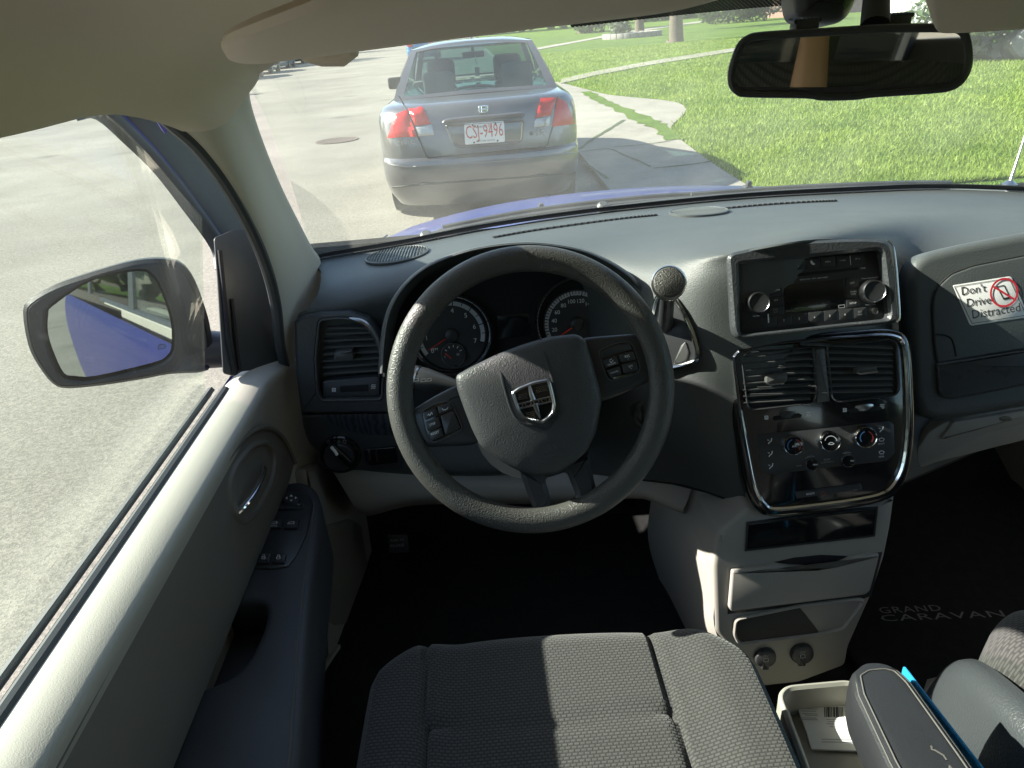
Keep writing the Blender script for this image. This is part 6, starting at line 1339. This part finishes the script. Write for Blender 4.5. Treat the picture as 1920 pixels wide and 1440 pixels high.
for y, zt, zb, xo in ((.02, .80, .55, .556), (.30, .80, .55, .552), (.48, .79, .54, .550), (.58, .765, .54, .553), (.64, .73, .545, .562), (.675, .68, .56, .578), (.685, .62, .57, .592)):
    rowsp.append([V((xo + .028, y, zt + .004)), V((xo + .012, y, zt + .002)), V((xo, y, zt - .02)), V((xo - .006, y, zt * .6 + zb * .4)), V((xo + .01, y, zb))])
shell(bm, spgrid(rowsp, 4, 4), .012); part('side_shield', bm, 'fascia', pseat)
bm = B(); box(bm, (.845, .32, .64), (.44, .6, .14), None, .03); part('seat_base', bm, 'smooth', pseat)
bm = B(); tube(bm, [aty(1845, 1330, .70), aty(1790, 1275, .78), aty(1752, 1288, .78), aty(1738, 1315, .76)], [.008, .012, .014, .010], 10); part('seat_lever', bm, 'tan', pseat)
bm = B(); shell(bm, spgrid([[V((.845 + u * .25, -.10 - (z - .75) * .22, z)) for u in (-1, -.5, 0, .5, 1)] for z in (.72, .9, 1.1, 1.28, 1.36)], 3, 3), .10); part('backrest', bm, 'fabric', pseat)

# ---- floor mats
bm = B(); FM = Fr((.8, .95, .472), (0, 0, 1), (0, 1, 0)); slab(bm, rnd(ccw([(x - .8, y - .95) for x, y in ((.58, .62), (1.14, .62), (1.14, 1.3), (1.05, 1.36), (.66, 1.36), (.58, 1.3))]), .04), FM, -.008, .004, .003)
fm = thing('floor_mat', 'black carpet mat with grey lettering on the passenger side floor', 'floor mat', (.8, .95, .466))
part('carpet', bm, 'carpet', fm)
bm = B(); txt(bm, 'GRAND', FM, (1652, 1150), (1767, 1145), .0046, .72, 1.1); txt(bm, 'CARAVAN', FM, (1655, 1165), (1886, 1156), .0046, .5, 1.1); part('mat_lettering', bm, mat('mat_print', (.16, .16, .16), .8), fm)

# ---- passenger side: pad, glove box, lower drawer, sticker
GF_ = Fr(aty(1850, 600, .965), (-.15, -1, .42), (0, 0, 1))
pad_ = [(1703, 520), (1712, 492), (1735, 474), (1790, 460), (1860, 446), (1960, 428), (2080, 412), (2120, 728), (1960, 757), (1800, 785), (1760, 790), (1728, 782), (1714, 750), (1708, 660)]
bm = B(); pslab(bm, pad_, GF_, -.03, .011, .016, .014, 6); gpad = part('passenger_pad', bm, 'dash')
gd = [(1749, 575), (1752, 556), (1762, 535), (1785, 514), (1825, 499), (1920, 480), (2080, 452), (2090, 625), (1920, 655), (1800, 674), (1758, 681), (1752, 640)]
bm = B(); ringslab(bm, rnd(ccw(GF_.px([(x + (-1.6 if x < 1800 else 0), y + (-1.6 if y < 600 else 1.6)) for x, y in gd], .0135)), .006), rnd(ccw(GF_.px(gd, .0135)), .006), GF_, .008, .0135, .0004); part('lid_gap', bm, 'black', gpad)
bm = B(); pslab(bm, gd, GF_, .008, .0145, .003, .006, 3); glid = part('glove_box', bm, 'dash')
bm = B(); tube(bm, spl([GF_.hit(x, y, .0147) for x, y in ((1754, 627), (1770, 628), (1783, 634), (1789, 648), (1793, 668))], 4), .0014, 6); part('lid_line', bm, 'black', glid)
bm = B(); pslab(bm, [(1757, 681), (1830, 670), (1920, 656), (2090, 626), (2098, 695), (1920, 724), (1790, 749), (1772, 747), (1760, 735)], GF_, .008, .018, .005, .004, 4); part('trim_strip', bm, 'trimgrey', glid)
LD = Fr(aty(1850, 810, .935), (-.02, -1, -.05), (0, 0, 1))
bm = B(); pslab(bm, [(1716, 868), (1722, 840), (1740, 812), (1772, 792), (1830, 778), (1960, 754), (2100, 735), (2100, 800), (1920, 828), (1760, 868), (1725, 880)], LD, -.04, .006, .006, .006); lowp_ = part('lower_trim', bm, 'tan')
bm = B(); pslab(bm, [(1764, 825), (1778, 806), (1788, 792), (1920, 770), (1990, 758), (1990, 775), (1905, 800), (1800, 824)], LD, .002, .011, .004, .004); part('storage_drawer', bm, 'tan', lowp_)
bm = B(); pslab(bm, pcirc(1887, 786, 12, 5, 18), LD, .009, .0125, .001); part('drawer_finger_hole', bm, 'taupe', lowp_)
STK = thing('sticker', 'white sticker reading Don\'t Drive Distracted on the glove box lid', 'sticker', tuple(GF_.hit(1855, 565, .0147)))
sq = [(1786.5, 535), (1893, 518), (1897, 520), (1929, 592), (1927, 595), (1822, 610.5), (1818, 608)]
bm = B(); pslab(bm, sq, GF_, .0142, .0151, .0002, .002); part('backing', bm, 'sticker', STK)
sh_ = .0154; bm = B(); pline(bm, [(1789.5, 537.5), (1892, 521.5), (1924.5, 591), (1822.5, 606.5), (1789.5, 537.5)], GF_, .9, sh_)
txt(bm, "Don't", GF_, (1804, 553.5), (1850, 546.5), sh_, 1.15); txt(bm, 'Drive', GF_, (1814, 575.5), (1859, 569), sh_, 1.15); txt(bm, 'Distracted', GF_, (1824, 597.5), (1914, 583.5), sh_, 1.15)
pline(bm, [(1869.5, 537.5), (1882.5, 535), (1894, 558), (1882, 561), (1869.5, 537.5)], GF_, 1.4, sh_); bm.faces.new([bm.verts.new(GF_.hit(x, y, sh_)) for x, y in ((1880, 559), (1894, 556), (1895.5, 559.5), (1882, 562.5))]); part('lettering', bm, 'ink', STK)
bm = B(); c_ = V(GF_.uv(1882.5, 548.5, sh_)); k_ = (GF_.hit(1882, 548, sh_) - CAM).length / FPX * 22
ring = []
for i in range(49):
    a = i * 2 * math.pi / 48; ring.append((c_.x + k_ * math.cos(a) * .92, c_.y + k_ * math.sin(a) * 1.02))
for i in range(48):
    q4 = [(c_.x + (p[0] - c_.x) * s, c_.y + (p[1] - c_.y) * s) for p, s in ((ring[i], .86), (ring[i], 1), (ring[i + 1], 1), (ring[i + 1], .86))]; bm.faces.new([bm.verts.new(GF_.P(a, b, sh_ + .0003)) for a, b in q4])
pline(bm, [(1864, 538), (1900, 560)], GF_, 3, sh_ + .0003); part('prohibition_sign', bm, 'inkred', STK)

# ---- inside mirror and its mount
RMc = aty(1595, 118, .76); RF = Fr(RMc, (-.40, -1, -.02), (0, 0, 1))
mo = [(1364, 150), (1366, 125), (1380, 85), (1400, 66), (1430, 59), (1540, 52), (1660, 45), (1780, 44), (1808, 50), (1820, 68), (1825, 100), (1822, 130), (1808, 155), (1785, 170), (1745, 176), (1640, 183), (1600, 188), (1540, 189), (1510, 185), (1400, 183), (1380, 178), (1368, 166)]
P = ccw([tuple(p) for p in spl([V(p) for p in RF.px(mo)], 3, True)]); bm = B(); prev = [bm.verts.new(RF.P(a, b, 0)) for a, b in P]; f0_ = prev; cxm = sum(p[0] for p in P) / len(P); cym = sum(p[1] for p in P) / len(P)
for k in range(1, 6):
    t = k / 5 * math.pi / 2; s = .55 + .45 * math.cos(t); cur = [bm.verts.new(RF.P(cxm + (a - cxm) * s, cym + (b - cym) * s, -.035 * math.sin(t))) for a, b in P]; ringf(bm, prev, cur); prev = cur
bm.faces.new(prev); prev = f0_
for ins_, h_ in ((.001, .003), (.004, .005), (.007, .004), (.008, .0015)):
    cur = [bm.verts.new(RF.P(a, b, h_)) for a, b in inset(P, ins_)]; ringf(bm, prev, cur); prev = cur
bm.faces.new(prev); rvm = part('rear_view_mirror', bm, 'fascia')
RG = Fr(RMc + RF.n * .004, (-.36, -1, -.02), (0, 0, 1))
mg = [(1377, 150), (1380, 125), (1392, 92), (1408, 76), (1440, 71), (1540, 65), (1660, 58), (1775, 57), (1798, 64), (1808, 85), (1810, 110), (1804, 135), (1785, 152), (1740, 157), (1560, 164), (1400, 163), (1384, 160)]
bm = B(); slab(bm, ccw([tuple(p) for p in spl([V(p) for p in RF.px(mg, .003)], 3, True)]), RF, .0005, .0022, .0003, 1); part('mirror_glass', bm, mat('dim_mirror', (.72, .72, .62), .02, 1), rvm)
bm = B(); tube(bm, [RF.P(.02, .03, -.03), RF.P(.02, .07, -.07), aty(1590, -30, .95)], [.014, .012, .02], 14); part('mirror_mount', bm, 'smooth', rvm)
bm = B(); P4 = [aty(1500, 25, .86), aty(1520, 40, .86), aty(1590, 45, .86), aty(1618, 0, .86), aty(1640, -60, .86), aty(1500, -60, .86)]
fr = Fr(P4[0], (0, -1, .1)); slab(bm, rnd(ccw([(( p - fr.o).dot(fr.u), (p - fr.o).dot(fr.v)) for p in P4]), .02), fr, -.05, 0, .02, 4); part('sensor_housing', bm, 'smooth', rvm)
for px_ in ((1508, 47), (1680, 38)):
    p = aty(px_[0], px_[1], .80); bm = B()
    box(bm, p + V((0, 0, -.004)), (.026, .02, .018), None, .005)
    for k in range(-3, 4): tube(bm, [p + V((k * .004, -.008, .004)), p + V((k * .004, .008, .005))], .0022, 8)
    part('mirror_button', bm, 'fascia', rvm)

# ---- sun visors
def visor(lo, hi, name='sun_visor', th=.016):
    n = 24; A_ = spl(lo, 5); B_ = spl(hi, 5); m_ = min(len(A_), len(B_)); rows = []
    for i in range(m_):
        a, b = A_[i * (len(A_) - 1) // (m_ - 1)], B_[i * (len(B_) - 1) // (m_ - 1)]; mid = a * .5 + b * .5
        nrm = V((0, -.3, -1)).normalized()
        ring = []
        for k in range(12):
            t = k / 12 * 2 * math.pi; e = min(1, .25 + 3 * min(i, m_ - 1 - i) / m_)
            u = .5 - .5 * math.copysign(abs(math.cos(t)) ** .5, math.cos(t)); ring.append(a * (1 - u) + b * u + nrm * (th / 2 * math.copysign(abs(math.sin(t)) ** .7, math.sin(t)) * e))
        rows.append(ring)
    bm = B(); vs = grid(bm, rows, closed=True); bm.faces.new(vs[0]); bm.faces.new(vs[-1][::-1]); return part(name, bm, 'cloth')
lo = [aty(418, 92, .70), aty(432, 108, .70), aty(480, 111, .70), aty(600, 97, .71), aty(760, 77, .71), aty(1000, 47, .70), aty(1230, 20, .69), aty(1330, 2, .68), aty(1400, -20, .66)]
hi = [aty(414, 84, .60), aty(425, 66, .55), aty(480, 42, .50), aty(600, -5, .46), aty(760, -70, .44), aty(1000, -150, .43), aty(1230, -200, .44), aty(1330, -210, .46), aty(1400, -160, .52)]
vis = visor(lo, hi)
VFm = Fr(aty(1040, 28, .682), (0, -.55, -.83), (0, 1, 0))
bm = B(); pslab(bm, [(888, 45), (900, 30), (1100, 5), (1250, -12), (1246, 6), (1225, 12), (1060, 30)], VFm, -.006, .001, .0005, .004); vl = part('warning_label', bm, mat('label_grey', (.30, .30, .28), .5), vis)
bm = B(); txt(bm, 'WARNING AIRBAG', VFm, (975, 14), (915, 22), .0014); part('label_text', bm, 'ink', vl)
bm = B(); tube(bm, [aty(570, 102, .93), aty(600, 104, .92), aty(640, 102, .91), aty(662, 92, .90)], [.008, .012, .013, .009], 12); part('visor_clip', bm, 'cloth', vis)
lo = [aty(1752, 30, .66), aty(1756, 47, .66), aty(1770, 54, .66), aty(1810, 54, .66), aty(1880, 50, .66), aty(1990, 42, .66), aty(2120, 30, .66)]
hi = [aty(1742, 12, .63), aty(1735, -20, .58), aty(1750, -80, .52), aty(1810, -110, .5), aty(1880, -120, .5), aty(1990, -140, .5), aty(2120, -160, .5)]
vis2 = visor(lo, hi)

# ---- the photographer's raised arm: only the inside mirror shows it
M['skin'] = mat('skin', (.52, .30, .20), .5, bump=('noise', 120, .25, .002), var=.08, vs=10)
def skinned(name, chains, m, par):
    me = bpy.data.meshes.new(name); vs, es, rs = [], [], []
    for ch in chains:
        start = None
        for k, (p, r, link) in enumerate(ch):
            if link is not None: last = link; continue
            vs.append(p); rs.append(r); i = len(vs) - 1
            if k: es.append((last, i))
            last = i
    me.from_pydata(vs, es, []); me.materials.append(M[m]); o = bpy.data.objects.new(name, me); COL.objects.link(o)
    sk = o.modifiers.new('skin', 'SKIN'); sv = me.skin_vertices[0].data
    for i, r in enumerate(rs): sv[i].radius = (r, r); sv[i].use_root = (i == 0)
    sb = o.modifiers.new('sub', 'SUBSURF'); sb.levels = 1; sb.render_levels = 2
    for p in me.polygons: p.use_smooth = True
    sk.use_smooth_shade = True
    o.parent = par; o.matrix_parent_inverse = pinv(par); return o
pers = thing('person', 'person holding up a bare forearm, dark sleeve, reflected in the inside mirror', 'person', (-.10, -.30, 1.0))
arm_ch = [((-.17, -.36, 1.20), .055, None), ((-.10, -.27, 1.215), .050, None), ((-.02, -.16, 1.235), .044, None), ((.02, -.085, 1.265), .043, None), ((.030, -.060, 1.33), .042, None), ((.036, -.050, 1.40), .034, None), ((.038, -.048, 1.46), .027, None), ((.036, -.046, 1.50), .030, None), ((.030, -.044, 1.535), .028, None)]
fing = []
for k, (dx, dz, ln) in enumerate(((-.030, .030, .9), (-.010, .040, 1.05), (.010, .040, 1.0), (.028, .030, .82))):
    b0 = (.032 + dx * .8, -.044, 1.535 + dz * .5); fing.append([((0, 0, 0), 0, 8), (b0, .010, None), ((b0[0] - .002, b0[1] - .006, b0[2] + .028 * ln), .009, None), ((b0[0] - .004, b0[1] + .008, b0[2] + .045 * ln), .0085, None), ((b0[0] - .006, b0[1] + .022, b0[2] + .040 * ln), .0075, None)])
fing.append([((0, 0, 0), 0, 7), ((.062, -.040, 1.515), .011, None), ((.074, -.030, 1.535), .0095, None), ((.072, -.018, 1.553), .008, None)])
skinned('body', [arm_ch] + fing, 'skin', pers)
bm = B(); tube(bm, [V((-.24, -.42, 1.19)), V((-.17, -.36, 1.20)), V((-.115, -.29, 1.212))], [.085, .075, .070], 18); part('sleeve', bm, 'carpet', pers)
